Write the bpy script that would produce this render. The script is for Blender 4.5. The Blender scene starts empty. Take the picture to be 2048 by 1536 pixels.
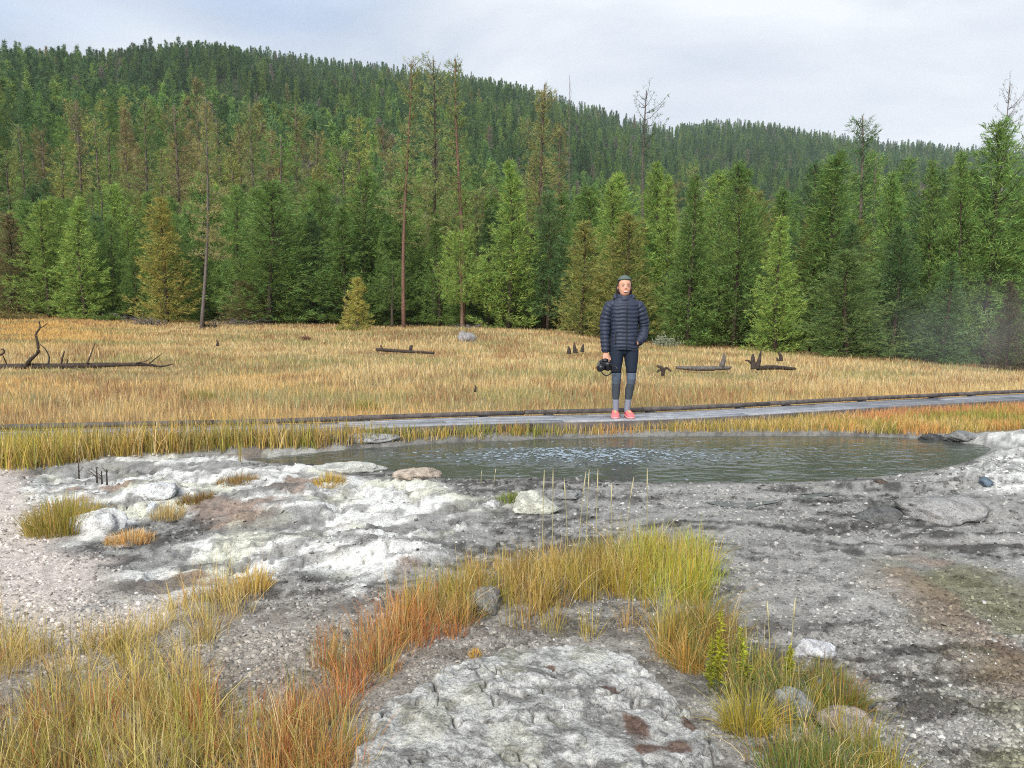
import bpy, math, random
import numpy as np
from mathutils import Vector

# ------------------------------------------------------------------ camera
F = 1537.0                       # focal length in photo pixels (2048 wide)
CAMZ = 1.30
TANP = 128.0 / F
P = math.atan(TANP); CP, SP = math.cos(P), math.sin(P)
scene = bpy.context.scene
COL = scene.collection
cam_d = bpy.data.cameras.new('camera'); cam = bpy.data.objects.new('camera', cam_d); COL.objects.link(cam)
cam.location = (0, 0, CAMZ); cam.rotation_euler = (math.pi / 2 - P, 0, 0)
cam_d.sensor_width = 36.0; cam_d.lens = 36.0 * F / 2048.0
cam_d.clip_start = 0.05; cam_d.clip_end = 6000
scene.camera = cam

# ------------------------------------------------------------------ sky, sun, exposure
SUN_EL, SUN_AZ = math.radians(38), math.radians(200)      # azimuth clockwise from +Y
world = bpy.data.worlds.new('World'); scene.world = world; world.use_nodes = True
nt = world.node_tree; nt.nodes.clear()
def wn(t, **k):
    n = nt.nodes.new(t)
    for a, b in k.items(): setattr(n, a, b)
    return n
sky = wn('ShaderNodeTexSky', sky_type='NISHITA', sun_disc=False, sun_elevation=SUN_EL, sun_rotation=SUN_AZ, air_density=1.0, dust_density=2.0)
tc = wn('ShaderNodeTexCoord'); mp = wn('ShaderNodeMapping'); mp.inputs['Scale'].default_value = (1.0, 1.0, 3.2)
mp.inputs['Location'].default_value = (0.35, 0.2, 0.1)
ns = wn('ShaderNodeTexNoise'); ns.inputs['Scale'].default_value = 2.3; ns.inputs['Detail'].default_value = 6; ns.inputs['Roughness'].default_value = 0.5; ns.inputs['Distortion'].default_value = 0.35
ns2 = wn('ShaderNodeTexNoise'); ns2.inputs['Scale'].default_value = 1.1; ns2.inputs['Detail'].default_value = 5; ns2.inputs['Roughness'].default_value = 0.45
r1 = wn('ShaderNodeValToRGB'); r1.color_ramp.elements[0].position = 0.34; r1.color_ramp.elements[1].position = 0.66
r1.color_ramp.elements[0].color = (2.2, 2.5, 3.0, 1); r1.color_ramp.elements[1].color = (3.65, 3.8, 4.0, 1)
r2 = wn('ShaderNodeValToRGB'); r2.color_ramp.elements[0].position = 0.36; r2.color_ramp.elements[1].position = 0.52
r2.color_ramp.elements[0].color = (0.45, 0.45, 0.45, 1); r2.color_ramp.elements[1].color = (1, 1, 1, 1)
mix = wn('ShaderNodeMix', data_type='RGBA')
bg = wn('ShaderNodeBackground'); bg.inputs['Strength'].default_value = 0.10
wo = wn('ShaderNodeOutputWorld')
L = nt.links.new
L(tc.outputs['Generated'], mp.inputs['Vector']); L(mp.outputs[0], ns.inputs['Vector']); L(mp.outputs[0], ns2.inputs['Vector'])
L(ns.outputs['Fac'], r1.inputs[0]); L(ns2.outputs['Fac'], r2.inputs[0])
L(r2.outputs[0], mix.inputs[0]); L(sky.outputs[0], mix.inputs[6]); L(r1.outputs[0], mix.inputs[7])
L(mix.outputs[2], bg.inputs['Color']); L(bg.outputs[0], wo.inputs['Surface'])

sun_d = bpy.data.lights.new('sun', 'SUN'); sun = bpy.data.objects.new('sun', sun_d); COL.objects.link(sun)
sun_d.energy = 1.5; sun_d.angle = math.radians(22); sun_d.color = (1.0, 0.975, 0.94)
sd = Vector((math.sin(SUN_AZ) * math.cos(SUN_EL), math.cos(SUN_AZ) * math.cos(SUN_EL), math.sin(SUN_EL)))
sun.rotation_euler = (-sd).to_track_quat('-Z', 'Y').to_euler()
vs = scene.view_settings
vs.view_transform = 'Standard'; vs.look = 'None'; vs.exposure = 1.42; vs.gamma = 1.0; vs.use_curve_mapping = False
cy = scene.cycles
cy.max_bounces = 6; cy.diffuse_bounces = 3; cy.glossy_bounces = 3; cy.transmission_bounces = 3; cy.transparent_max_bounces = 6
cy.volume_bounces = 1; cy.caustics_reflective = False; cy.caustics_refractive = False
cy.use_denoising = False; scene.render.filter_size = 1.1; cy.filter_width = 1.1
cy.use_adaptive_sampling = True; cy.adaptive_threshold = 0.01
scene.render.film_transparent = False

# ------------------------------------------------------------------ helpers
RNG = np.random.default_rng(7)
random.seed(7)

def hash2(ix, iy, seed):
    n = (ix.astype(np.int64) * 374761393 + iy.astype(np.int64) * 668265263 + seed * 144665) & 0xFFFFFFFF
    n = ((n ^ (n >> 13)) * 1274126177) & 0xFFFFFFFF
    return ((n ^ (n >> 16)) & 0xFFFF) / 65535.0
def vnoise(x, y, seed=0):
    x = np.asarray(x, float); y = np.asarray(y, float)
    ix = np.floor(x); iy = np.floor(y); fx = x - ix; fy = y - iy
    fx = fx * fx * fx * (fx * (fx * 6 - 15) + 10); fy = fy * fy * fy * (fy * (fy * 6 - 15) + 10)
    a = hash2(ix, iy, seed); b = hash2(ix + 1, iy, seed); c = hash2(ix, iy + 1, seed); d = hash2(ix + 1, iy + 1, seed)
    return (a + (b - a) * fx) * (1 - fy) + (c + (d - c) * fx) * fy
def fbm(x, y, sc, oct=4, seed=0, gain=0.5):
    v = 0; amp = 1; tot = 0
    ca, sa = math.cos(0.6), math.sin(0.6)
    x = np.asarray(x, float) * sc; y = np.asarray(y, float) * sc
    for o in range(oct):
        v = v + amp * vnoise(x + 13.7 * o, y - 7.1 * o, seed + o); tot += amp; amp *= gain
        x, y = (ca * x - sa * y) * 2.03, (sa * x + ca * y) * 2.03
    return v / tot
def ridged(x, y, sc, oct=4, seed=0):
    v = 0; amp = 1; tot = 0
    x = np.asarray(x, float) * sc; y = np.asarray(y, float) * sc
    for o in range(oct):
        v = v + amp * (1 - np.abs(2 * vnoise(x + 3.3 * o, y + 9.2 * o, seed + o) - 1)); tot += amp; amp *= 0.5
        x, y = 0.8 * x * 2.1 - 0.6 * y * 2.1, 0.6 * x * 2.1 + 0.8 * y * 2.1
    return v / tot
def sstep(a, b, x):
    t = np.clip((np.asarray(x, float) - a) / (b - a), 0, 1); return t * t * (3 - 2 * t)
def lin(r, g, b):
    f = lambda c: (c / 255 / 12.92) if c / 255 <= 0.04045 else ((c / 255 + 0.055) / 1.055) ** 2.4
    return np.array([f(r), f(g), f(b)])

# pixel (2048 x 1536) -> ray ; slope = dz per metre of depth, a = dx per metre of depth
def ray(u, v):
    q = (768.0 - np.asarray(v, float)) / F
    den = CP + q * SP
    return (np.asarray(u, float) - 1024.0) / F / den, (q * CP - SP) / den
def onz(u, v, z=0.03):
    a, s = ray(u, v); y = (z - CAMZ) / s
    return a * y, y
def W(pts, z=0.03):
    return np.array([onz(u, v, z) for u, v in pts])
def sdf(px, py, poly):
    """signed distance to polygon, positive inside"""
    px = np.asarray(px, float); py = np.asarray(py, float)
    d = np.full(px.shape, 1e9); ins = np.zeros(px.shape, bool)
    n = len(poly)
    for i in range(n):
        x0, y0 = poly[i]; x1, y1 = poly[(i + 1) % n]
        ex, ey = x1 - x0, y1 - y0
        wx, wy = px - x0, py - y0
        t = np.clip((wx * ex + wy * ey) / (ex * ex + ey * ey + 1e-12), 0, 1)
        d = np.minimum(d, (wx - ex * t) ** 2 + (wy - ey * t) ** 2)
        c = ((y0 > py) != (y1 > py))
        xi = x0 + (py - y0) * ex / (ey if abs(ey) > 1e-9 else 1e-9)
        ins ^= c & (px < xi)
    d = np.sqrt(d)
    return np.where(ins, d, -d)
def resample(poly, it=2):
    p = np.array(poly, float)
    for _ in range(it):
        q = np.roll(p, -1, 0)
        p = np.stack([p * 0.75 + q * 0.25, p * 0.25 + q * 0.75], 1).reshape(-1, 2)
    return p

def new_mesh(name, V, tris=None, quads=None, col=None, smooth=False):
    me = bpy.data.meshes.new(name)
    V = np.ascontiguousarray(V, np.float32)
    nt_ = 0 if tris is None else len(tris); nq = 0 if quads is None else len(quads)
    loops = []
    if nt_: loops.append(np.asarray(tris, np.int32).ravel())
    if nq: loops.append(np.asarray(quads, np.int32).ravel())
    loops = np.concatenate(loops)
    starts = np.concatenate([np.arange(nt_) * 3, nt_ * 3 + np.arange(nq) * 4]).astype(np.int32)
    me.vertices.add(len(V)); me.vertices.foreach_set('co', V.ravel())
    me.loops.add(len(loops)); me.loops.foreach_set('vertex_index', loops)
    me.polygons.add(nt_ + nq); me.polygons.foreach_set('loop_start', starts)
    if smooth: me.polygons.foreach_set('use_smooth', np.ones(nt_ + nq, bool))
    if col is not None:
        at = me.color_attributes.new('Col', 'FLOAT_COLOR', 'POINT')
        c4 = np.ones((len(V), 4), np.float32); c4[:, :3] = col
        at.data.foreach_set('color', c4.ravel())
    me.update(calc_edges=True)
    return me
def obj(name, me, mat=None, parent=None, loc=None):
    o = bpy.data.objects.new(name, me); COL.objects.link(o)
    if mat is not None and me is not None and len(me.materials) == 0: me.materials.append(mat)
    if parent is not None: o.parent = parent
    if loc is not None: o.location = loc
    return o
def tag(o, label=None, cat=None, group=None, kind=None):
    if label: o['label'] = label
    if cat: o['category'] = cat
    if group: o['group'] = group
    if kind: o['kind'] = kind
    return o
def empty(name, loc, label, cat, group=None):
    o = bpy.data.objects.new(name, None); COL.objects.link(o); o.location = loc; o.empty_display_size = 0.1
    return tag(o, label, cat, group)

class MB:
    """collects verts and faces of one mesh"""
    def __init__(s): s.V = []; s.T = []; s.Q = []; s.n = 0; s.C = []
    def add(s, V, tris=None, quads=None, col=None):
        V = np.asarray(V, float); s.V.append(V)
        if tris is not None and len(tris): s.T.append(np.asarray(tris) + s.n)
        if quads is not None and len(quads): s.Q.append(np.asarray(quads) + s.n)
        if col is not None: s.C.append(np.broadcast_to(col, (len(V), 3)))
        s.n += len(V)
    def tube(s, pts, rad, sides=6, cap=True, col=None):
        pts = np.asarray(pts, float); n = len(pts); rad = np.broadcast_to(rad, (n,))
        tan = np.gradient(pts, axis=0); tan /= np.linalg.norm(tan, axis=1)[:, None] + 1e-9
        ref = np.array([0.0, 0, 1]) if abs(tan[0][2]) < 0.8 else np.array([1.0, 0, 0])
        V = []
        for i in range(n):
            a = np.cross(tan[i], ref); a /= np.linalg.norm(a) + 1e-9; b = np.cross(tan[i], a)
            ref = -np.cross(tan[i], a) if False else ref
            th = np.arange(sides) * 2 * math.pi / sides
            V.append(pts[i] + rad[i] * (np.cos(th)[:, None] * a + np.sin(th)[:, None] * b))
        V = np.concatenate(V)
        i, j = np.meshgrid(np.arange(n - 1), np.arange(sides), indexing='ij')
        j2 = (j + 1) % sides
        Q = np.stack([i * sides + j, i * sides + j2, (i + 1) * sides + j2, (i + 1) * sides + j], -1).reshape(-1, 4)
        T = []
        if cap:
            V = np.concatenate([V, pts[:1], pts[-1:]]); c0 = n * sides; c1 = c0 + 1
            for k in range(sides):
                T.append((c0, (k + 1) % sides, k)); T.append((c1, (n - 1) * sides + k, (n - 1) * sides + (k + 1) % sides))
        s.add(V, T, Q, col)
    def box(s, c, size, rz=0.0, col=None):
        x, y, z = np.array(size) / 2
        V = np.array([(-x, -y, -z), (x, -y, -z), (x, y, -z), (-x, y, -z), (-x, -y, z), (x, -y, z), (x, y, z), (-x, y, z)])
        cz, sz = math.cos(rz), math.sin(rz)
        V = np.stack([V[:, 0] * cz - V[:, 1] * sz, V[:, 0] * sz + V[:, 1] * cz, V[:, 2]], 1) + np.array(c)
        s.add(V, None, [(0, 3, 2, 1), (4, 5, 6, 7), (0, 1, 5, 4), (1, 2, 6, 5), (2, 3, 7, 6), (3, 0, 4, 7)], col)
    def rings(s, R, cap=True, col=None):
        """R: array (n, m, 3) of closed rings"""
        R = np.asarray(R, float); n, m = R.shape[:2]
        V = R.reshape(-1, 3)
        i, j = np.meshgrid(np.arange(n - 1), np.arange(m), indexing='ij'); j2 = (j + 1) % m
        Q = np.stack([i * m + j, i * m + j2, (i + 1) * m + j2, (i + 1) * m + j], -1).reshape(-1, 4)
        T = []
        if cap:
            V = np.concatenate([V, R[0].mean(0)[None], R[-1].mean(0)[None]])
            for k in range(m):
                T.append((n * m, (k + 1) % m, k)); T.append((n * m + 1, (n - 1) * m + k, (n - 1) * m + (k + 1) % m))
        s.add(V, T, Q, col)
    def ell(s, c, r, nu=16, nv=10, col=None):
        ph = np.linspace(-math.pi / 2 + 0.12, math.pi / 2 - 0.12, nv); th = np.arange(nu) * 2 * math.pi / nu
        R = np.stack([np.cos(ph)[:, None] * np.cos(th), np.cos(ph)[:, None] * np.sin(th), np.broadcast_to(np.sin(ph)[:, None], (nv, nu))], -1)
        s.rings(R * np.array(r) + np.array(c), True, col)
    def mesh(s, name, smooth=False):
        return new_mesh(name, np.concatenate(s.V), np.concatenate(s.T) if s.T else None, np.concatenate(s.Q) if s.Q else None,
                        np.concatenate(s.C) if s.C else None, smooth)

# ------------------------------------------------------------------ materials
def material(name, color=(0.5, 0.5, 0.5), rough=0.8, spec=0.3, attr=None, noise=None, bump=None, transl=0.0, objcol=False, inst=None, gain=1.0, coat=0.0, speck=None):
    """noise=(scale, dark, light): multiplies the colour ; bump=(scale, strength, distance, detail)"""
    m = bpy.data.materials.new(name); m.use_nodes = True
    t = m.node_tree; t.nodes.clear(); N = t.nodes.new; K = t.links.new
    out = N('ShaderNodeOutputMaterial'); bs = N('ShaderNodeBsdfPrincipled')
    bs.inputs['Roughness'].default_value = rough; bs.inputs['Specular IOR Level'].default_value = spec
    if attr:
        a = N('ShaderNodeAttribute'); a.attribute_name = attr; c = a.outputs['Color']
    else:
        a = N('ShaderNodeRGB'); a.outputs[0].default_value = (*color[:3], 1); c = a.outputs[0]
    def mul(c1, c2):
        x = N('ShaderNodeMix'); x.data_type = 'RGBA'; x.blend_type = 'MULTIPLY'; x.inputs[0].default_value = 1.0; x.clamp_result = False
        K(c1, x.inputs[6]); K(c2, x.inputs[7]); return x.outputs[2]
    if objcol:
        oi = N('ShaderNodeObjectInfo'); c = mul(c, oi.outputs['Color'])
    if inst:
        ai = N('ShaderNodeAttribute'); ai.attribute_type = 'INSTANCER'; ai.attribute_name = inst; c = mul(c, ai.outputs['Color'])
    co = N('ShaderNodeTexCoord')
    if noise:
        for k in range(0, len(noise), 3):
            nz = N('ShaderNodeTexNoise'); nz.inputs['Scale'].default_value = noise[k]; nz.inputs['Detail'].default_value = 5; nz.inputs['Roughness'].default_value = 0.62
            K(co.outputs['Object'], nz.inputs['Vector'])
            rp = N('ShaderNodeMapRange'); rp.inputs[1].default_value = 0.32; rp.inputs[2].default_value = 0.68
            rp.inputs[3].default_value = noise[k + 1]; rp.inputs[4].default_value = noise[k + 2]
            K(nz.outputs['Fac'], rp.inputs[0]); cc = N('ShaderNodeCombineColor')
            for q in range(3): K(rp.outputs[0], cc.inputs[q])
            c = mul(c, cc.outputs[0])
    if speck:
        for k in range(0, len(speck), 5):
            nz = N('ShaderNodeTexNoise'); nz.inputs['Scale'].default_value = speck[k]; nz.inputs['Detail'].default_value = 4; nz.inputs['Roughness'].default_value = 0.7
            K(co.outputs['Object'], nz.inputs['Vector'])
            rp = N('ShaderNodeMapRange'); rp.inputs[1].default_value = speck[k + 1]; rp.inputs[2].default_value = speck[k + 2]
            rp.inputs[3].default_value = speck[k + 3]; rp.inputs[4].default_value = speck[k + 4]
            K(nz.outputs['Fac'], rp.inputs[0]); cc = N('ShaderNodeCombineColor')
            for q in range(3): K(rp.outputs[0], cc.inputs[q])
            c = mul(c, cc.outputs[0])
    K(c, bs.inputs['Base Color'])
    if coat: bs.inputs['Coat Weight'].default_value = coat; bs.inputs['Coat Roughness'].default_value = 0.25
    if bump:
        nb = N('ShaderNodeTexNoise'); nb.inputs['Scale'].default_value = bump[0]; nb.inputs['Detail'].default_value = bump[3] if len(bump) > 3 else 6
        nb.inputs['Roughness'].default_value = 0.65
        K(co.outputs['Object'], nb.inputs['Vector'])
        bp = N('ShaderNodeBump'); bp.inputs['Strength'].default_value = bump[1]; bp.inputs['Distance'].default_value = bump[2]
        K(nb.outputs['Fac'], bp.inputs['Height']); K(bp.outputs[0], bs.inputs['Normal'])
    if transl > 0:
        tr = N('ShaderNodeBsdfTranslucent'); K(c, tr.inputs['Color'])
        mx = N('ShaderNodeMixShader'); mx.inputs[0].default_value = transl
        K(bs.outputs[0], mx.inputs[1]); K(tr.outputs[0], mx.inputs[2]); K(mx.outputs[0], out.inputs['Surface'])
    else:
        K(bs.outputs[0], out.inputs['Surface'])
    return m

M = {}
M['ground'] = material('sinter_ground', attr='Col', rough=0.92, spec=0.2, noise=(28, 0.78, 1.2), speck=(75, 0.36, 0.50, 0.66, 1.10, 170, 0.36, 0.52, 0.72, 1.12), bump=(80, 0.7, 0.02, 8))
M['rock'] = material('sinter_rock', attr='Col', rough=0.9, spec=0.2, noise=(22, 0.8, 1.15), speck=(60, 0.36, 0.48, 0.62, 1.06, 150, 0.38, 0.52, 0.68, 1.10), bump=(70, 0.8, 0.022, 8))
M['pebble'] = material('pebble', attr='Col', rough=0.85, spec=0.25, noise=(120, 0.75, 1.2))
M['hill'] = material('forest_floor', (0.05, 0.055, 0.03), rough=1.0, spec=0.0, noise=(0.05, 0.6, 1.3))
M['grass'] = material('grass_blade', attr='Col', rough=0.7, spec=0.15, transl=0.3)
M['needle'] = material('pine_needles', attr='Col', rough=0.65, spec=0.2, transl=0.36, objcol=True)
M['needle_far'] = material('pine_needles_far', attr='Col', rough=0.8, spec=0.1, transl=0.3, inst='tint')
M['bark'] = material('pine_bark', (0.13, 0.10, 0.082), rough=0.95, spec=0.1, noise=(9, 0.6, 1.35), bump=(30, 0.8, 0.02), objcol=True)
M['deadwood'] = material('dead_wood', (0.13, 0.118, 0.105), rough=0.9, spec=0.15, noise=(14, 0.5, 1.4), bump=(40, 0.8, 0.02))
M['charwood'] = material('charred_wood', (0.055, 0.042, 0.034), rough=0.85, spec=0.2, noise=(16, 0.5, 1.6), bump=(40, 0.8, 0.02))
M['plank'] = material('weathered_plank', (0.27, 0.272, 0.285), rough=0.6, spec=0.35, noise=(7, 0.7, 1.25, 45, 0.8, 1.15), bump=(60, 0.5, 0.006), objcol=True)
M['kerb'] = material('dark_timber', (0.105, 0.09, 0.082), rough=0.8, spec=0.25, noise=(12, 0.55, 1.5), bump=(50, 0.6, 0.01))

# ------------------------------------------------------------------ terrain shape
UE = np.array([-900, 0, 200, 400, 600, 900, 1130, 1330, 1500, 1700, 1900, 2048, 2900], float)
VE = np.array([626, 634, 640, 648, 651, 656, 667, 690, 702, 718, 735, 745, 760], float)       # foot of the tree line
DE = np.array([52, 50, 49, 47, 46, 44, 41, 36, 33, 30, 28, 27, 26], float)                   # its depth in metres
# skyline ridge (ground under its trees)
UR = np.array([-900, 0, 150, 300, 400, 520, 640, 800, 950, 1050, 1150, 1250, 1330, 1420, 1500, 1600, 1750, 1900, 2048, 2900], float)
VR = np.array([190, 156, 152, 140, 130, 124, 143, 160, 178, 197, 228, 256, 274, 262, 264, 280, 298, 310, 318, 330], float)
DR = np.array([330, 360, 430, 520, 580, 620, 640, 660, 690, 700, 720, 740, 800, 840, 860, 880, 900, 900, 900, 900], float)
D0U = np.array([-900, 0, 700, 1100, 1500, 2900], float); D0V = np.array([62, 64, 85, 130, 210, 230], float)

POOL = resample(W([(478, 917), (600, 906), (700, 896), (800, 889), (900, 883), (1050, 877), (1200, 872), (1400, 869), (1600, 869), (1800, 872), (1880, 877),
               (1962, 886), (1985, 896), (1945, 915), (1880, 935), (1800, 948), (1690, 957), (1580, 966), (1440, 964), (1300, 965), (1200, 959), (1130, 956),
               (1030, 956), (960, 958), (900, 958), (855, 951), (790, 944), (700, 935), (620, 927), (550, 926)], -0.02), 1)
POOLZ = -0.035
R1 = W([(60, 925), (230, 903), (420, 893), (560, 888), (800, 878), (830, 888), (600, 908), (480, 916), (540, 930), (620, 932), (800, 949), (880, 958), (1010, 1005), (960, 1040), (880, 1065),
        (800, 1130), (720, 1165), (660, 1135), (600, 1128), (470, 1150), (180, 1197), (240, 1120), (330, 1075), (430, 1030), (330, 1010), (220, 1050), (120, 1072), (170, 1020), (60, 985)], 0.06)
R3 = W([(1870, 870), (2200, 850), (2300, 1000), (2048, 985), (1960, 975), (1860, 950), (1980, 905)])
PINK = W([(-500, 900), (60, 930), (110, 960), (170, 1020), (110, 1075), (240, 1100), (200, 1180), (440, 1150), (330, 1240), (180, 1300), (-100, 1400), (-700, 1300)])
MOSS = W([(1770, 1100), (1900, 1080), (2150, 1180), (2300, 1536), (1950, 1600), (1880, 1400), (1800, 1230)])
SHADEG = W([(560, 1110), (1000, 1050), (960, 1130), (760, 1230), (640, 1330), (560, 1480), (430, 1480), (440, 1260)])

# centre line of the boardwalk (world x, y), top at DECKZ
DECKZ = 0.12
_ku = np.array([-330, 60, 200, 480, 680, 900, 1240, 1500, 1700, 1900, 2048, 2400, 2700]); _ky = np.array([7.9, 8.25, 8.42, 8.62, 8.92, 9.38, 9.68, 10.38, 11.13, 11.81, 12.4, 13.6, 14.6])
DECK = np.stack([(_ku - 1024) / F * _ky + 0.10, _ky - 0.36], 1)
def deck_y(x): return np.interp(x, DECK[:, 0], DECK[:, 1])

def slope_of(v): return ray(1024, v)[1]
def flake(x, y):
    wx = x + (fbm(x, y, 3, 3, 141) - 0.5) * 0.5; wy = y + (fbm(x, y, 3, 3, 143) - 0.5) * 0.5
    f = fbm(wx * 0.8 + wy * 0.3, wy * 1.3 - wx * 0.2, 1.1, 4, 145) * 8; fr = f - np.floor(f)
    return np.floor(f) + sstep(0.90, 1.0, fr) - 2.0
def fissure(x, y):
    wx = x + (fbm(x, y, 4, 3, 151) - 0.5) * 0.3; wy = y + (fbm(x, y, 4, 3, 153) - 0.5) * 0.3; f = 0
    for sc_, wd, sd_ in ((0.9, 0.016, 155), (1.7, 0.022, 157), (3.4, 0.03, 159)):
        f = np.maximum(f, np.exp(-(np.abs(2 * fbm(wx + wy * 0.4, wy * 1.7, sc_, 3, sd_) - 1) / wd) ** 2) * sstep(0.38, 0.52, fbm(x, y, 1.4, 2, sd_ + 1)))
    return f
def Hm(x, y):
    """meadow, forest floor and hill"""
    x = np.asarray(x, float); y = np.maximum(np.asarray(y, float), 0.5)
    u = 1024 + F * np.clip(x / y, -1.2, 1.2)
    D = np.interp(u, UE, DE); ze = CAMZ + slope_of(np.interp(u, UE, VE)) * D
    t = np.clip((y - 10.5) / (D - 10.5), 0, 1.15)
    z = ze * t ** 1.15
    z = z + 0.16 * np.exp(-((x + 2.6) / 4.0) ** 2 - ((y - 34) / 5.0) ** 2)                 # low knoll in the meadow
    z = z + (fbm(x, y, 0.16, 3, 11) - 0.5) * 0.30 * np.clip((y - 11) / 12, 0, 1)
    R = np.interp(u, UR, DR); zr = CAMZ + slope_of(np.interp(u, UR, VR)) * R
    d0 = np.interp(u, D0U, D0V)
    s = (y - d0) / (R - d0)
    k = np.where(s < 1, np.clip(s, 0, 1), 1 - 0.5 * np.clip(s - 1, 0, 1))
    kk = k ** 1.08
    z = z + kk * (zr - ze) + (fbm(x, y, 1 / 90.0, 3, 21) - 0.5) * 34 * np.clip((y - 110) / 250, 0, 1) * np.clip((1 - s) * 3, 0, 1)
    return z
def H(x, y):
    x = np.asarray(x, float); y = np.asarray(y, float)
    z = Hm(x, y)
    near = y < 14
    if np.any(near):
        xn, yn = x[near], y[near]
        fade = 1 - sstep(8.2, 9.6, yn)
        b = (fbm(xn, yn, 0.9, 4, 3) - 0.5) * 0.07 * fade
        m1 = sstep(-0.10, 0.16, sdf(xn, yn, R1) + (fbm(xn, yn, 2.2, 3, 5) - 0.5) * 0.35)
        rid = ridged(xn * 0.6 + yn * 0.35, yn * 1.25 - xn * 0.25, 1.5, 5, 17)
        fl = flake(xn, yn)
        b = b + m1 * (0.045 + (rid - 0.55) * 0.045 + fl * 0.026 - 0.05 + (fbm(xn, yn, 26, 4, 41, 0.6) - 0.5) * 0.010 - (1 - np.abs(2 * fbm(xn * 0.8 + yn * 0.5, yn * 1.4 - xn * 0.4, 5, 3, 43) - 1)) ** 4 * 0.022 - fissure(xn, yn) * 0.035)
        m3 = sstep(-0.1, 0.25, sdf(xn, yn, R3))
        b = b + m3 * (0.05 + (ridged(xn * 0.7, yn * 1.3, 1.9, 4, 29) - 0.55) * 0.14)
        # right-hand apron: shallow terraces running along the shore
        ap = sstep(0.2, 1.4, xn) * sstep(7.2, 6.0, yn)
        b = b + ap * ((ridged(xn * 0.45, yn * 1.6, 1.3, 5, 51) - 0.55) * 0.075 + (fbm(xn, yn, 11, 3, 53) - 0.5) * 0.022)
        b = b + (fbm(xn, yn, 14, 3, 8) - 0.5) * 0.02 * fade
        ps = sdf(xn, yn, POOL)
        rim = np.exp(-((ps + 0.16) / 0.16) ** 2) * (0.05 * sstep(0.6, -0.8, xn) + 0.015) * sstep(7.2, 8.0, yn)
        b = b + rim * (0.4 + 1.2 * fbm(xn, yn, 5, 3, 61))
        # shore slope down to the basin
        sh = sstep(-0.45, 0.0, ps)
        b = b * (1 - sh) + sh * np.minimum(b, 0.0) * 0.3
        b = b - 0.30 * sstep(-0.02, 0.9, ps) - 0.05 * sstep(-0.10, 0.03, ps)
        zz = z.copy(); zz[near] = z[near] + b; z = zz
    return z
def h1(x, y): return float(H(np.array([x]), np.array([y]))[0])
def gp(u, v):
    """first hit of the photo ray with the ground"""
    a, s = ray(u, v)
    ys = 1.4 * (400 / 1.4) ** np.linspace(0, 1, 3000)
    hz = H(a * ys, ys); below = (CAMZ + s * ys) < hz
    i = int(np.argmax(below)) if below.any() else len(ys) - 1
    return float(a * ys[i]), float(ys[i]), float(hz[i])

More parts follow.
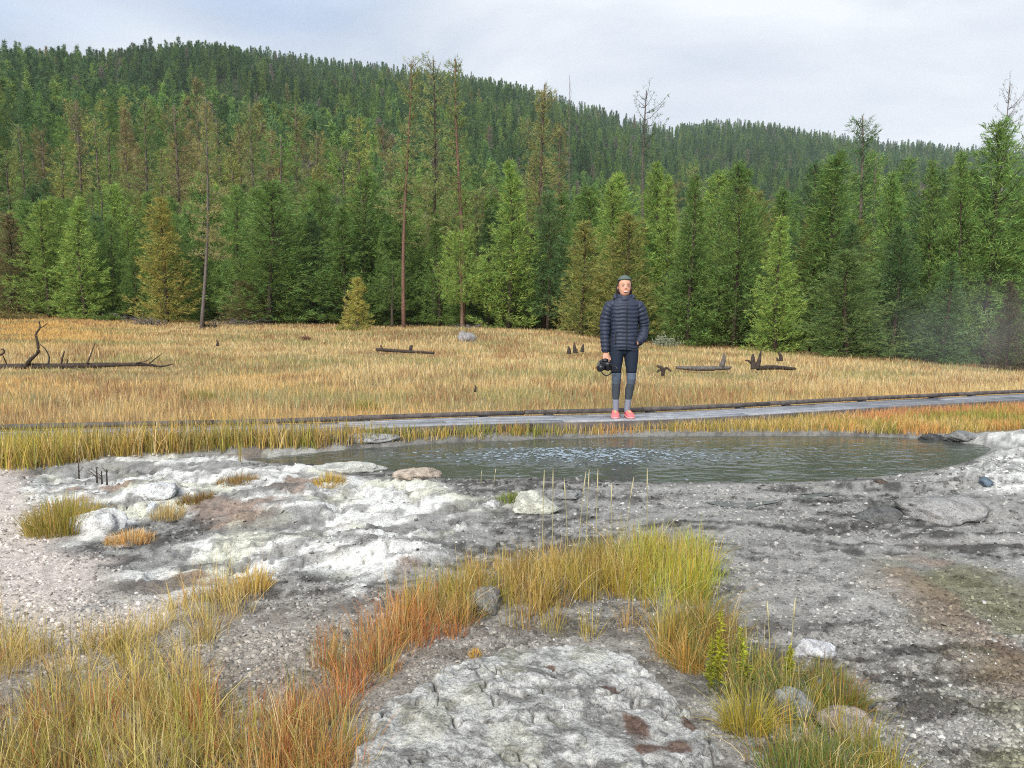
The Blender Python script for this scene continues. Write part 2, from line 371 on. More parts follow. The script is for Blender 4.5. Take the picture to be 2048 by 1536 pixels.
# colours of the ground (true surface colours)
C_WHITE, C_GREY, C_DARK = lin(224, 223, 216), lin(160, 158, 152), lin(100, 98, 94)
C_PINK, C_TAN, C_MOSS, C_SOIL = lin(190, 180, 170), lin(172, 162, 148), lin(112, 110, 84), lin(140, 122, 84)
def ground_col(x, y):
    n1 = fbm(x, y, 1.7, 4, 71); n2 = fbm(x * 0.7, y * 1.6, 6.0, 4, 73); n3 = fbm(x, y, 24, 3, 75)
    w = (fbm(x, y, 2.5, 3, 77) - 0.5) * 0.5
    c = C_DARK * 0.60 + (C_GREY * 0.80 - C_DARK * 0.60) * sstep(0.40, 0.60, n2 * 0.55 + n3 * 0.45)[:, None]
    streak = sstep(0.50, 0.68, ridged(x * 0.4, y * 1.7, 1.9, 4, 79)) * sstep(0.3, 1.4, x)
    c = c + (C_GREY * 1.05 - c) * (streak * 0.6)[:, None]
    mo = sstep(-0.2, 0.25, sdf(x, y, MOSS) + w)
    c = c + (C_MOSS * (0.6 + 0.7 * n3)[:, None] - c) * (mo * 0.8 * sstep(0.30, 0.55, n1))[:, None]
    brown = sstep(0.56, 0.66, fbm(x, y, 2.2, 3, 83)) * mo
    c = c + (lin(128, 100, 84) - c) * (brown * 0.4)[:, None]
    pk = sstep(-0.15, 0.25, sdf(x, y, PINK) + w)
    c = c + (C_PINK * (0.8 + 0.4 * n3)[:, None] - c) * pk[:, None]
    lg = np.exp(-((x + 1.1) / 1.6) ** 2) * sstep(3.8, 3.0, y)
    c = c + (C_TAN * 0.85 - c) * (lg * 0.6)[:, None]
    m1 = sstep(-0.12, 0.14, sdf(x, y, R1) + (fbm(x, y, 2.2, 3, 5) - 0.5) * 0.35)
    rid = ridged(x * 0.6 + y * 0.35, y * 1.25 - x * 0.25, 1.5, 5, 17)
    wh = sstep(0.24, 0.46, rid * 0.55 + n2 * 0.5)
    rc = C_GREY * 0.66 + (C_WHITE * 0.90 - C_GREY * 0.66) * wh[:, None]
    rc = rc + (lin(205, 204, 176) - rc) * (sstep(0.55, 0.72, fbm(x, y, 3.1, 3, 91)) * 0.6)[:, None]
    rc = rc + (lin(128, 100, 80) - rc) * (sstep(0.66, 0.74, fbm(x, y, 1.9, 4, 95)) * 0.8)[:, None]
    rc = rc + (C_DARK * 1.1 - rc) * (sstep(0.54, 0.60, fbm(x * 0.45 + y * 0.25, y * 1.6 - x * 0.9, 1.9, 5, 97)) * 0.72)[:, None]
    rc = rc + (C_DARK * 0.9 - rc) * (sstep(0.56, 0.62, fbm(x * 0.7 + y * 0.3, y * 1.6 - x * 0.8, 7.5, 4, 99)) * 0.6)[:, None]
    rc = rc + (lin(78, 74, 70) - rc) * (fissure(x, y) * 0.65)[:, None]
    c = c + (rc - c) * m1[:, None]
    m3 = sstep(-0.1, 0.2, sdf(x, y, R3) + w * 0.6)
    c = c + (C_WHITE * (0.30 + 0.55 * sstep(0.35, 0.62, n2 * 0.5 + n3 * 0.5))[:, None] - c) * m3[:, None]
    ps = sdf(x, y, POOL)
    wet = sstep(-0.22, -0.02, ps + (n2 - 0.5) * 0.3)
    c = c + (lin(96, 94, 88) - c) * (wet * 0.55)[:, None]
    far = sstep(8.55, 8.95, y + w * 0.5 + np.clip(-x - 3, 0, 3) * 0.35)
    far = far * (1 - sstep(-0.50, -0.30, ps + w * 0.3) * sstep(7.2, 7.8, y))
    c = c + (C_SOIL * (0.7 + 0.6 * n1)[:, None] - c) * far[:, None]
    return c

def grid_mesh(name, A, Y, hf, colf=None, dz=0.0, smooth=True, off=0.0):
    a, y = np.meshgrid(A, Y); x = (a * (y + off)).ravel(); yy = y.ravel()
    z = hf(x, yy) + dz
    n, m = len(Y), len(A)
    i, j = np.meshgrid(np.arange(n - 1), np.arange(m - 1), indexing='ij')
    Q = np.stack([i * m + j, i * m + j + 1, (i + 1) * m + j + 1, (i + 1) * m + j], -1).reshape(-1, 4)
    return new_mesh(name, np.stack([x, yy, z], 1), None, Q, colf(x, yy) if colf else None, smooth)
Yn = 1 / np.linspace(1 / 1.25, 1 / 9.8, 330)
Yf = 9.8 * (64 / 9.8) ** np.linspace(0, 1, 90)[1:]
ground = obj('ground', grid_mesh('ground', np.linspace(-1.0, 1.0, 680), np.concatenate([[0.2, 0.6, 1.0], Yn, Yf]), H, ground_col, off=1.3), M['ground']); tag(ground, kind='structure')
hill = obj('hill', grid_mesh('hill', np.linspace(-1.1, 1.1, 170), 62 * (1500 / 62) ** np.linspace(0, 1, 90), Hm, None, -0.05), M['hill']); tag(hill, kind='structure')
th = np.arange(48) * 2 * math.pi / 48
base = obj('terrain', new_mesh('terrain', np.concatenate([[[0, 0, -4.0]], np.stack([2400 * np.cos(th), 2400 * np.sin(th), np.full(48, -4.0)], 1)]),
           [(0, 1 + k, 1 + (k + 1) % 48) for k in range(48)]), M['hill']); tag(base, kind='structure')

# ------------------------------------------------------------------ pool water (real ripples and the boil in its middle)
def water_z(x, y):
    wob = (fbm(x * 0.55, y * 1.5, 7.0, 3, 101) - 0.5) * 0.009 + (fbm(x, y * 1.2, 22, 2, 103) - 0.5) * 0.0035
    bx, by = BOIL
    e = np.exp(-((x - bx) / 1.25) ** 2 - ((y - by) / 0.42) ** 2)
    wob = wob + e * (0.02 + (fbm(x, y, 11, 3, 105) - 0.5) * 0.11 + (fbm(x, y, 30, 2, 109) - 0.5) * 0.03)
    e2 = np.exp(-((x - bx - 2.0) / 1.6) ** 2 - ((y - by - 0.1) / 0.5) ** 2)
    return POOLZ + wob + e2 * (fbm(x, y, 24, 2, 107) - 0.5) * 0.010
BOIL = onz(1170, 912, POOLZ)
bx0, bx1 = POOL[:, 0].min() - 0.15, POOL[:, 0].max() + 0.15; by0, by1 = POOL[:, 1].min() - 0.15, POOL[:, 1].max() + 0.15
gx, gy = np.meshgrid(np.linspace(bx0, bx1, 420), np.linspace(by0, by1, 190)); gx = gx.ravel(); gy = gy.ravel()
keep = sdf(gx, gy, POOL) > -0.12
gi = np.arange(420 * 190).reshape(190, 420)
Qw = np.stack([gi[:-1, :-1], gi[:-1, 1:], gi[1:, 1:], gi[1:, :-1]], -1).reshape(-1, 4)
Qw = Qw[keep[Qw].all(1)]
M['water'] = material('spring_water', (0.070, 0.078, 0.066), rough=0.04, spec=0.5, bump=(16, 0.25, 0.012, 4))
M['water'].node_tree.nodes['Principled BSDF'].inputs['IOR'].default_value = 1.33
water = obj('spring_water', new_mesh('spring_water', np.stack([gx, gy, water_z(gx, gy)], 1), None, Qw, None, True), M['water']); tag(water, kind='structure')
def bubble_glints():
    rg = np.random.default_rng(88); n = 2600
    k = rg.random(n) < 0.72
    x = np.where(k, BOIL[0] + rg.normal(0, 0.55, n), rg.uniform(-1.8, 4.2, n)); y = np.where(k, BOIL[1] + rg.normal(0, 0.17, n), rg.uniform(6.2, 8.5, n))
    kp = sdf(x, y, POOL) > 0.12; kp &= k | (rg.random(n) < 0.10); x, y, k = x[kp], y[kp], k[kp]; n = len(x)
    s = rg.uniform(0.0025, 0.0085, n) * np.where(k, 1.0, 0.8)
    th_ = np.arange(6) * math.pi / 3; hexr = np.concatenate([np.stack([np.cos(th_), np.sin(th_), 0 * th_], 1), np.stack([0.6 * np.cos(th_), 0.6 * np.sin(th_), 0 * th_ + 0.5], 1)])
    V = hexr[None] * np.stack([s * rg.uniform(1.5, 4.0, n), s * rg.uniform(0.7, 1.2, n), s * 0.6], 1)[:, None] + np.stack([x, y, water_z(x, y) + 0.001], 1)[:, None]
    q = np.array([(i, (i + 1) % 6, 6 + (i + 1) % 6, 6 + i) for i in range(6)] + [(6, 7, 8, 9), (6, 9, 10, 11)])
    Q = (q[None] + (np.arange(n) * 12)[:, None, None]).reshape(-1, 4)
    M['foam_glint'] = material('bubble_glint', lin(158, 174, 186), rough=0.25, spec=0.5)  # pale colour paints sky glints on the ripples as well as froth
    tag(obj('bubble_glints', new_mesh('bubble_glints', V.reshape(-1, 3), None, Q, None, True), M['foam_glint']), 'pale bubbling flecks and painted sky glints in the middle of the spring', 'bubble_glints', kind='stuff')
bubble_glints()
# shallow runoff puddles on the apron
M['puddle'] = material('puddle_water', (0.10, 0.105, 0.10), rough=0.04, spec=0.5, bump=(26, 0.35, 0.01, 4))
def puddle(pix, label):
    pts = W(pix); poly = resample(pts, 2)
    gx_, gy_ = np.meshgrid(np.linspace(*np.array([poly[:, 0].min(), poly[:, 0].max()]), 30), np.linspace(poly[:, 1].min(), poly[:, 1].max(), 20)); gx_ = gx_.ravel(); gy_ = gy_.ravel(); ki = sdf(gx_, gy_, poly) > 0
    cz = float(np.percentile(H(gx_[ki], gy_[ki]), 28))
    n = len(poly); c = poly.mean(0)
    V = [[c[0], c[1], cz]]
    for k in (0.5, 1.0): V += [[c[0] + (p[0] - c[0]) * k, c[1] + (p[1] - c[1]) * k, cz] for p in poly]
    T = [(0, 1 + k, 1 + (k + 1) % n) for k in range(n)]
    Q = [(1 + k, 1 + n + k, 1 + n + (k + 1) % n, 1 + (k + 1) % n) for k in range(n)]
    o = obj('puddle', new_mesh('puddle', np.array(V), T, Q), M['puddle']); tag(o, label, 'puddle', kind='structure')
puddle([(1310, 968), (1420, 972), (1560, 984), (1700, 972), (1640, 985), (1540, 995), (1480, 1010), (1400, 992)], 'shallow runoff puddle along the near shore of the spring')

# ------------------------------------------------------------------ foreground rock slab
SLAB = resample(W([(640, 1700), (700, 1440), (780, 1375), (860, 1335), (940, 1275), (1060, 1262), (1190, 1268), (1295, 1285), (1365, 1340), (1395, 1400), (1460, 1440), (1530, 1536), (1600, 1720)], 0.07), 1)
def slab():
    x0, x1 = SLAB[:, 0].min() - 0.06, SLAB[:, 0].max() + 0.06; y0, y1 = max(1.3, SLAB[:, 1].min()), SLAB[:, 1].max() + 0.06
    nx, ny = 330, 300
    X, Y = np.meshgrid(np.linspace(x0, x1, nx), np.linspace(y0, y1, ny)); X = X.ravel(); Y = Y.ravel()
    d = sdf(X, Y, SLAB) + (fbm(X, Y, 3.2, 5, 201, 0.6) - 0.5) * 0.34
    wx = X + (fbm(X, Y, 4, 4, 209) - 0.5) * 0.22; wy = Y + (fbm(X, Y, 4, 4, 211) - 0.5) * 0.22
    f = fbm(wx * 1.2, wy * 0.8 + wx * 0.3, 2.3, 4, 213) * 9; fr = f - np.floor(f)
    lay = np.floor(f) + sstep(0.84, 1.0, fr)                                     # thin broken sheets
    top = 0.01 + lay * 0.011 + (fbm(X, Y, 2.0, 3, 203) - 0.5) * 0.05 + (fbm(X, Y, 16, 4, 205, 0.6) - 0.5) * 0.008 + (ridged(X, Y, 22, 3, 207) - 0.55) * 0.005 + (fbm(X, Y, 60, 2, 208) - 0.5) * 0.006
    fis = np.zeros(len(X))
    for sc_, wd, sd_ in ((1.5, 0.012, 231), (2.6, 0.016, 233), (5.0, 0.020, 235)):
        fis = np.maximum(fis, np.exp(-(np.abs(2 * fbm(wx, wy * 1.4, sc_, 3, sd_) - 1) / wd) ** 2) * sstep(0.40, 0.55, fbm(X, Y, 1.8, 2, sd_ + 1)))
    top = top - fis * 0.03
    edge = sstep(-0.03, 0.10, d)
    z = H(X, Y) - 0.08 * (1 - edge) + edge * top
    n1 = fbm(X, Y, 16, 4, 221); n2 = fbm(X, Y, 4.5, 4, 223); n3 = fbm(X * 0.8 + Y * 0.3, Y * 1.2, 20, 6, 225, 0.75)
    c = C_GREY * 0.50 + (C_WHITE * 0.74 - C_GREY * 0.50) * sstep(0.34, 0.62, n1 * 0.25 + n2 * 0.10 + n3 * 0.65)[:, None]
    c = c + (lin(178, 176, 140) - c) * (sstep(0.58, 0.70, fbm(X, Y, 7, 3, 227)) * 0.2)[:, None]
    c = c + (lin(70, 66, 62) - c) * (fis * 0.55)[:, None]
    gm = np.zeros(len(X))
    for (pu, pv, ru, rv) in ((1270, 1430, 40, 30), (1330, 1465, 70, 16), (1385, 1410, 25, 30), (1220, 1365, 25, 8), (1100, 1335, 16, 5)):
        cx, cy_ = onz(pu, pv, 0.09); rx = ru / F * cy_ ; ry = rv / F * cy_ * 2.0
        gm = np.maximum(gm, np.exp(-((X - cx) / rx) ** 2 - ((Y - cy_) / ry) ** 2))
    gm = sstep(0.38, 0.75, gm * (0.25 + 1.5 * fbm(X, Y, 18, 4, 229))) * 0.85
    c = c + (lin(92, 66, 52) - c) * gm[:, None]
    keep = d > -0.05
    gi = np.arange(nx * ny).reshape(ny, nx)
    Q = np.stack([gi[:-1, :-1], gi[:-1, 1:], gi[1:, 1:], gi[1:, :-1]], -1).reshape(-1, 4)
    Q = Q[keep[Q].any(1)]
    o = obj('rock_slab', new_mesh('rock_slab', np.stack([X, Y, z], 1), None, Q, c, True), M['rock'])
    tag(o, 'large flat cracked pale grey rock slab with brown moss pockets', 'rock')
slab()

# ------------------------------------------------------------------ loose rocks
def rock_mesh(size, seed, tint=None, spread=0.9):
    rg = np.random.default_rng(seed)
    nu, nv = 40, 22
    ph = np.linspace(-math.pi / 2 + 0.02, math.pi / 2 - 0.02, nv); th = np.arange(nu) * 2 * math.pi / nu
    R = np.stack([np.cos(ph)[:, None] * np.cos(th), np.cos(ph)[:, None] * np.sin(th), np.broadcast_to(np.sin(ph)[:, None], (nv, nu))], -1).reshape(-1, 3)
    for k in range(13):
        n = rg.normal(size=3); n /= np.linalg.norm(n); off = rg.uniform(0.62, 0.92)
        dd = R @ n - off; R = R - np.clip(dd, 0, None)[:, None] * n * spread
    f = 1 + (fbm(R[:, 0] * 2 + R[:, 2] * 1.7, R[:, 1] * 2 - R[:, 2], 1.3, 4, seed) - 0.5) * 0.5 + (fbm(R[:, 0] - R[:, 2] * 1.3, R[:, 1] + R[:, 2] * 2, 5, 3, seed + 3) - 0.5) * 0.16
    R = R * f[:, None] * np.array(size) / 2
    tint = C_WHITE if tint is None else tint * 0.85
    n = fbm(R[:, 0] * 30 + R[:, 2] * 20, R[:, 1] * 30 - R[:, 2] * 24, 0.6, 4, seed + 9)
    c = tint * 0.62 + (tint - tint * 0.62) * sstep(0.35, 0.6, n)[:, None]
    mb = MB(); mb.rings(R.reshape(nv, nu, 3), True)
    return new_mesh('rock', np.concatenate(mb.V), np.concatenate(mb.T), np.concatenate(mb.Q), np.concatenate([c, c[:1], c[-1:]]), True)
def rock(u, v, wpx, hpx, label, seed, tint=None, depth=1.0, name='rock', rot=0.0):
    x, y, z = gp(u, v)
    w = wpx * y / F; h = hpx * y / F
    o = obj(name, rock_mesh((w, w * depth, h * 1.5), seed, tint), M['rock'], loc=(x, y + w * depth * 0.3, z + h * 0.22)); o.rotation_euler = (0, 0, rot)
    return tag(o, label, 'rock')
rock(1066, 1026, 110, 34, 'flat white stone beside the green tuft at the near shore', 301, lin(226, 226, 208))
rock(175, 1064, 130, 44, 'white angular sinter block just right of the round grass tussock', 302, lin(236, 236, 232), 0.7)
rock(302, 1028, 26, 22, 'small bluish white stone beside the orange grass patch', 303, lin(226, 232, 238))
rock(300, 1000, 110, 26, 'low white ledge stone behind the orange grass patch', 304, lin(228, 228, 226), 0.8)
rock(1600, 1440, 100, 54, 'grey lumpy rock among the green tufts', 305, lin(168, 170, 168))
rock(1708, 1474, 120, 38, 'pale pinkish rock under the brownish overhanging tuft', 306, lin(206, 192, 182))
rock(1632, 1316, 90, 34, 'bright white flat stone behind the yellow plants', 307, lin(236, 236, 236), 0.7)
rock(970, 1228, 80, 46, 'grey rounded stone in the grass band above the slab', 308, lin(158, 158, 154))
rock(708, 852, 62, 22, 'dark grey block beside the front edge of the boardwalk', 309, lin(104, 104, 108), 0.6)
rock(1910, 1044, 190, 42, 'low grey sinter hump with a dark undercut on the apron', 310, lin(172, 170, 166), 0.9)
rock(1770, 1046, 90, 28, 'dark grey stone left of the sinter hump', 311, lin(112, 112, 110), 0.8)
rock(1978, 972, 30, 16, 'small bluish striped stone at the right shore', 312, lin(120, 136, 150))
rock(1765, 968, 26, 8, 'small flat brown stone on the near shore', 313, lin(104, 92, 84))
rock(932, 684, 42, 22, 'pale grey rock in the meadow below the trunks', 314, lin(176, 172, 170))
rock(1140, 1000, 60, 14, 'flat light pebble slab right of the white stone', 315, lin(170, 170, 166))
rock(560, 890, 90, 22, 'dark edged rim rock at the left far shore', 316, lin(150, 150, 146), 0.5)
rock(730, 884, 130, 18, 'low pale rim rock on the far shore', 317, lin(176, 176, 172), 0.4)
rock(640, 886, 90, 18, 'grey rim rock between the other two on the far shore', 318, lin(140, 140, 136), 0.4)
rock(1870, 884, 60, 14, 'dark low rock at the right end of the spring', 319, lin(92, 92, 92), 0.6)
rock(1935, 880, 80, 16, 'mottled dark and white rock at the spring right corner', 320, lin(150, 150, 148), 0.6)
rock(830, 957, 110, 20, 'cream edged overhanging ledge at the near left shore', 321, lin(206, 190, 172), 0.5)
rock(690, 944, 160, 20, 'pale shelf rock along the near left shore', 322, lin(206, 206, 196), 0.5)

# ------------------------------------------------------------------ gravel: real fragments, thicker near the camera
def gravel():
    n = 105000
    y = 1 / RNG.uniform(1 / 7.4, 1 / 1.6, n); a = RNG.uniform(-0.85, 0.85, n); x = a * y
    d1 = sdf(x, y, R1); ds = sdf(x, y, SLAB); dp = sdf(x, y, POOL)
    keep = (ds < 0.02) & (dp < -0.1) & ((d1 < 0.05) | (RNG.random(n) < 0.12)) & (RNG.random(n) < 0.35 + 0.65 * sstep(0.35, 0.6, fbm(x, y, 2.1, 3, 333)))
    x, y = x[keep], y[keep]; n = len(x)
    s = (0.0022 + 0.0055 * RNG.random(n) ** 3.0) * (0.55 + 0.20 * y)
    z = H(x, y)
    c = ground_col(x, y)
    c = c * (0.42 + 1.15 * RNG.random(n) ** 1.3)[:, None]
    br = RNG.random(n) < 0.018; c[br] = C_WHITE * RNG.uniform(0.45, 0.8, br.sum())[:, None]
    cube = np.array([(-1, -1, -1), (1, -1, -1), (1, 1, -1), (-1, 1, -1), (-.7, -.7, 1), (.7, -.7, 1), (.7, .7, 1), (-.7, .7, 1)], float)
    V = cube[None] * (1 + RNG.normal(0, 0.25, (n, 8, 3)))
    V = V * np.stack([RNG.uniform(0.7, 1.5, n), RNG.uniform(0.7, 1.5, n), RNG.uniform(0.3, 0.7, n)], 1)[:, None] * s[:, None, None]
    r = RNG.uniform(0, 6.28, n); cr, sr = np.cos(r)[:, None], np.sin(r)[:, None]
    V = np.stack([V[..., 0] * cr - V[..., 1] * sr, V[..., 0] * sr + V[..., 1] * cr, V[..., 2] + V[..., 0] * RNG.normal(0, 0.3, n)[:, None]], -1)
    V += np.stack([x, y, z + s * 0.2], 1)[:, None]
    q = np.array([(4, 5, 6, 7), (0, 1, 5, 4), (1, 2, 6, 5), (2, 3, 7, 6), (3, 0, 4, 7)])
    Q = (q[None] + (np.arange(n) * 8)[:, None, None]).reshape(-1, 4)
    o = obj('gravel', new_mesh('gravel', V.reshape(-1, 3), None, Q, np.repeat(c, 8, 0)), M['pebble'])
    tag(o, 'loose grey sinter gravel scattered over the apron', 'gravel', kind='stuff')
gravel()

# ------------------------------------------------------------------ boardwalk
def boardwalk():
    root = empty('boardwalk', (DECK[6, 0], DECK[6, 1], 0), 'low weathered grey timber boardwalk with a dark kerb beam behind the spring', 'boardwalk')
    O = np.array(root.location)
    # smooth the centre line
    c = DECK.copy()
    for _ in range(2):
        q = [c[0]]
        for i in range(len(c) - 1): q += [c[i] * 0.75 + c[i + 1] * 0.25, c[i] * 0.25 + c[i + 1] * 0.75]
        c = np.array(q + [c[-1]])
    s = np.concatenate([[0], np.cumsum(np.linalg.norm(np.diff(c, axis=0), axis=1))])
    def at(t, off):
        x = np.interp(t, s, c[:, 0]); y = np.interp(t, s, c[:, 1]); e = 0.05
        dx = np.interp(t + e, s, c[:, 0]) - np.interp(t - e, s, c[:, 0]); dy = np.interp(t + e, s, c[:, 1]) - np.interp(t - e, s, c[:, 1])
        l = math.hypot(dx, dy) + 1e-9
        return np.array([x - dy / l * off, y + dx / l * off])
    def strip(name, t0, t1, off, w, z0, z1, mat, wob=0.0):
        n = max(2, int((t1 - t0) / 0.6) + 1); R = []
        dz0 = random.uniform(-wob, wob); dz1 = random.uniform(-wob, wob)
        for k in range(n):
            f = k / (n - 1); t = t0 + (t1 - t0) * f; dz = dz0 + (dz1 - dz0) * f
            p0 = at(t, off - w / 2) - O[:2]; p1 = at(t, off + w / 2) - O[:2]
            b = 0.004
            R.append([(*p0, z0 + dz), (*p1, z0 + dz), (*p1, z1 - b + dz), (*(p1 + (p0 - p1) * b / w), z1 + dz), (*(p0 + (p1 - p0) * b / w), z1 + dz), (*p0, z1 - b + dz)])
        mb = MB(); mb.rings(R)
        return obj(name, mb.mesh(name), mat, root)
    T = s[-1]
    nb, w = 4, 0.142
    for b in range(nb):
        off = (b - (nb - 1) / 2) * (w + 0.008)
        t = -random.uniform(0, 2.4)
        while t < T:
            l = random.choice((2.4, 3.0, 3.0, 3.6))
            o = strip('plank', max(t, 0.05), min(t + l - 0.006, T - 0.05), off, w, DECKZ - 0.04, DECKZ, M['plank'], 0.004) if min(t + l, T) - max(t, 0) > 0.3 else None
            if o:
                g = random.uniform(0.62, 1.3); o.color = (g * random.uniform(0.97, 1.02), g, g * random.uniform(0.98, 1.06), 1)
            t += l
    t = 0.05
    while t < T - 0.5:
        l = min(3.6, T - 0.05 - t)
        strip('kerb_beam', t, t + l - 0.012, 0.305, 0.07, DECKZ + 0.014, DECKZ + 0.064, M['kerb'], 0.004)
        strip('edge_beam', t, t + l - 0.012, -0.335, 0.05, -0.10, DECKZ - 0.012, M['kerb'], 0.004)
        strip('edge_beam', t, t + l - 0.012, 0.365, 0.04, -0.10, DECKZ - 0.012, M['kerb'], 0.004)
        for k in range(3):
            p = at(t + 0.3 + k * 1.4, 0.305); mb = MB(); mb.box((p[0] - O[0], p[1] - O[1], DECKZ + 0.006), (0.12, 0.06, 0.016)); obj('kerb_block', mb.mesh('kerb_block'), M['kerb'], root)
        t += 3.6
boardwalk()

# ------------------------------------------------------------------ grass
def blades_mesh(name, x, y, z, h, w, col, colt=None, lean=0.25, seg=2, az=None, tilt=None, rg=RNG):
    n = len(x)
    az = rg.uniform(0, 2 * math.pi, n) if az is None else az
    tilt = np.abs(rg.normal(0, lean, n)) if tilt is None else tilt
    face = rg.uniform(0, 2 * math.pi, n)
    colt = col if colt is None else colt
    nv = seg * 2 + 1
    V = np.zeros((n, nv, 3)); C = np.zeros((n, nv, 3))
    for k in range(seg + 1):
        f = k / seg
        out = h * tilt * (0.35 * f + 0.65 * f * f)
        px = x + np.cos(az) * out; py = y + np.sin(az) * out; pz = z + h * f * (1 - 0.32 * np.clip(tilt, 0, 1.4) * f)
        ww = w * (1 - 0.55 * f) * 0.5
        cc = col + (colt - col) * f
        if k < seg:
            V[:, 2 * k] = np.stack([px - np.cos(face) * ww, py - np.sin(face) * ww, pz], 1)
            V[:, 2 * k + 1] = np.stack([px + np.cos(face) * ww, py + np.sin(face) * ww, pz], 1)
            C[:, 2 * k] = cc; C[:, 2 * k + 1] = cc
        else:
            V[:, 2 * k] = np.stack([px, py, pz], 1); C[:, 2 * k] = cc
    base = (np.arange(n) * nv)[:, None]
    Q = np.concatenate([base + np.array([2 * k, 2 * k + 1, 2 * k + 3, 2 * k + 2]) for k in range(seg - 1)]) if seg > 1 else None
    T = base + np.array([2 * seg - 2, 2 * seg - 1, 2 * seg])
    return new_mesh(name, V.reshape(-1, 3), T, Q, C.reshape(-1, 3))

G_GOLD, G_STRAW, G_ORANGE, G_RUST = lin(206, 164, 84), lin(216, 192, 132), lin(212, 152, 74), lin(190, 112, 58)
G_OLIVE, G_GREEN, G_LIME, G_SAGE, G_BROWN = lin(150, 142, 66), lin(98, 122, 50), lin(176, 184, 60), lin(150, 158, 122), lin(134, 100, 62)
G_RED = lin(206, 128, 90)
def soft(c, k=0.14): return c * (1 - k) + np.dot(c, [0.3, 0.6, 0.1]) * k
G_GOLD, G_STRAW, G_ORANGE, G_RUST, G_OLIVE, G_GREEN, G_LIME, G_BROWN, G_RED = [soft(q) for q in (G_GOLD, G_STRAW, G_ORANGE, G_RUST, G_OLIVE, G_GREEN, G_LIME, G_BROWN, G_RED)]
def pick(n, cols, probs, rg=RNG, jit=0.16):
    idx = rg.choice(len(cols), n, p=np.array(probs) / sum(probs))
    return np.array(cols)[idx] * (1 + rg.normal(0, jit, n))[:, None].clip(0.5, 1.6)

def meadow():
    n = 420000
    y = RNG.uniform(8.0, 56, n); a = RNG.uniform(-0.80, 0.80, n); x = a * y       # uniform in depth and bearing: thins out with distance
    u = 1024 + F * a; D = np.interp(u, UE, DE)
    dk = deck_y(x) + 0.48
    keep = (y > dk) & (y < D + 3)
    den = 0.55 + 0.45 * sstep(0.35, 0.6, fbm(x, y, 0.8, 3, 401)); keep &= RNG.random(n) < den
    x, y, u, D = x[keep], y[keep], u[keep], D[keep]; n = len(x)
    z = H(x, y)
    t = (y - deck_y(x)) / (D - deck_y(x))
    p1 = fbm(x * 0.55, y, 0.35, 3, 405); p2 = fbm(x * 0.6, y, 0.5, 3, 407); p3 = fbm(x, y, 0.9, 3, 409)
    c = pick(n, [G_STRAW, G_GOLD, lin(194, 174, 116), lin(208, 196, 156)], [4, 2, 4, 2])
    near = sstep(0.26, 0.02, t + (p1 - 0.5) * 0.35)
    c = c + (pick(n, [G_GOLD, G_ORANGE, lin(220, 184, 106), G_STRAW], [4, 2, 4, 3]) - c) * near[:, None]
    left = sstep(420, 60, u) * sstep(0.30, 0.55, t)
    c = c + (lin(218, 172, 84) - c) * (left * 0.7)[:, None]
    gsel = (RNG.random(n) < sstep(0.50, 0.60, p2) * 0.8 * (1 - 0.6 * near))
    c[gsel] = pick(gsel.sum(), [G_SAGE, G_OLIVE, lin(168, 164, 108)], [2, 3, 4])
    bsel = (RNG.random(n) < sstep(0.52, 0.62, p3) * 0.6 + sstep(0.75, 1.0, t) * 0.35)
    c[bsel] = pick(bsel.sum(), [lin(160, 122, 84), lin(172, 138, 100), G_BROWN], [3, 3, 1])
    kn = np.exp(-((x + 2.6) / 4.0) ** 2 - ((y - 33) / 4.0) ** 2); ks = RNG.random(n) < kn * 0.6
    c[ks] = pick(ks.sum(), [lin(150, 112, 78), G_SAGE * 0.9, lin(168, 140, 100)], [3, 2, 2])
    c = c * 0.93 + (c @ np.array([0.34, 0.56, 0.10]))[:, None] * 0.07; c *= np.array([1.07, 1.03, 0.98])
    h = (0.09 + 0.12 * RNG.random(n)) * (0.65 + 0.7 * p1) * np.where(RNG.random(n) < 0.06, 1.5, 1.0)
    cut = np.ones(n)
    for cx_, cy_, cr_, cf_ in MEADOW_CUT: cut = np.minimum(cut, 1 - (1 - cf_) * np.exp(-((x - cx_) ** 2 + ((y - cy_) * 0.8) ** 2) / cr_ ** 2))
    h *= cut
    w = np.maximum(0.0045, 0.00072 * y) * RNG.uniform(0.7, 1.4, n)
    o = obj('meadow_grass', blades_mesh('meadow_grass', x, y, z - 0.02, h, w, c * 0.92, c * 1.05, 0.32, 2), M['grass'])
    tag(o, 'golden dry grass covering the meadow behind the boardwalk', 'grass', kind='stuff')
MEADOW_CUT = []

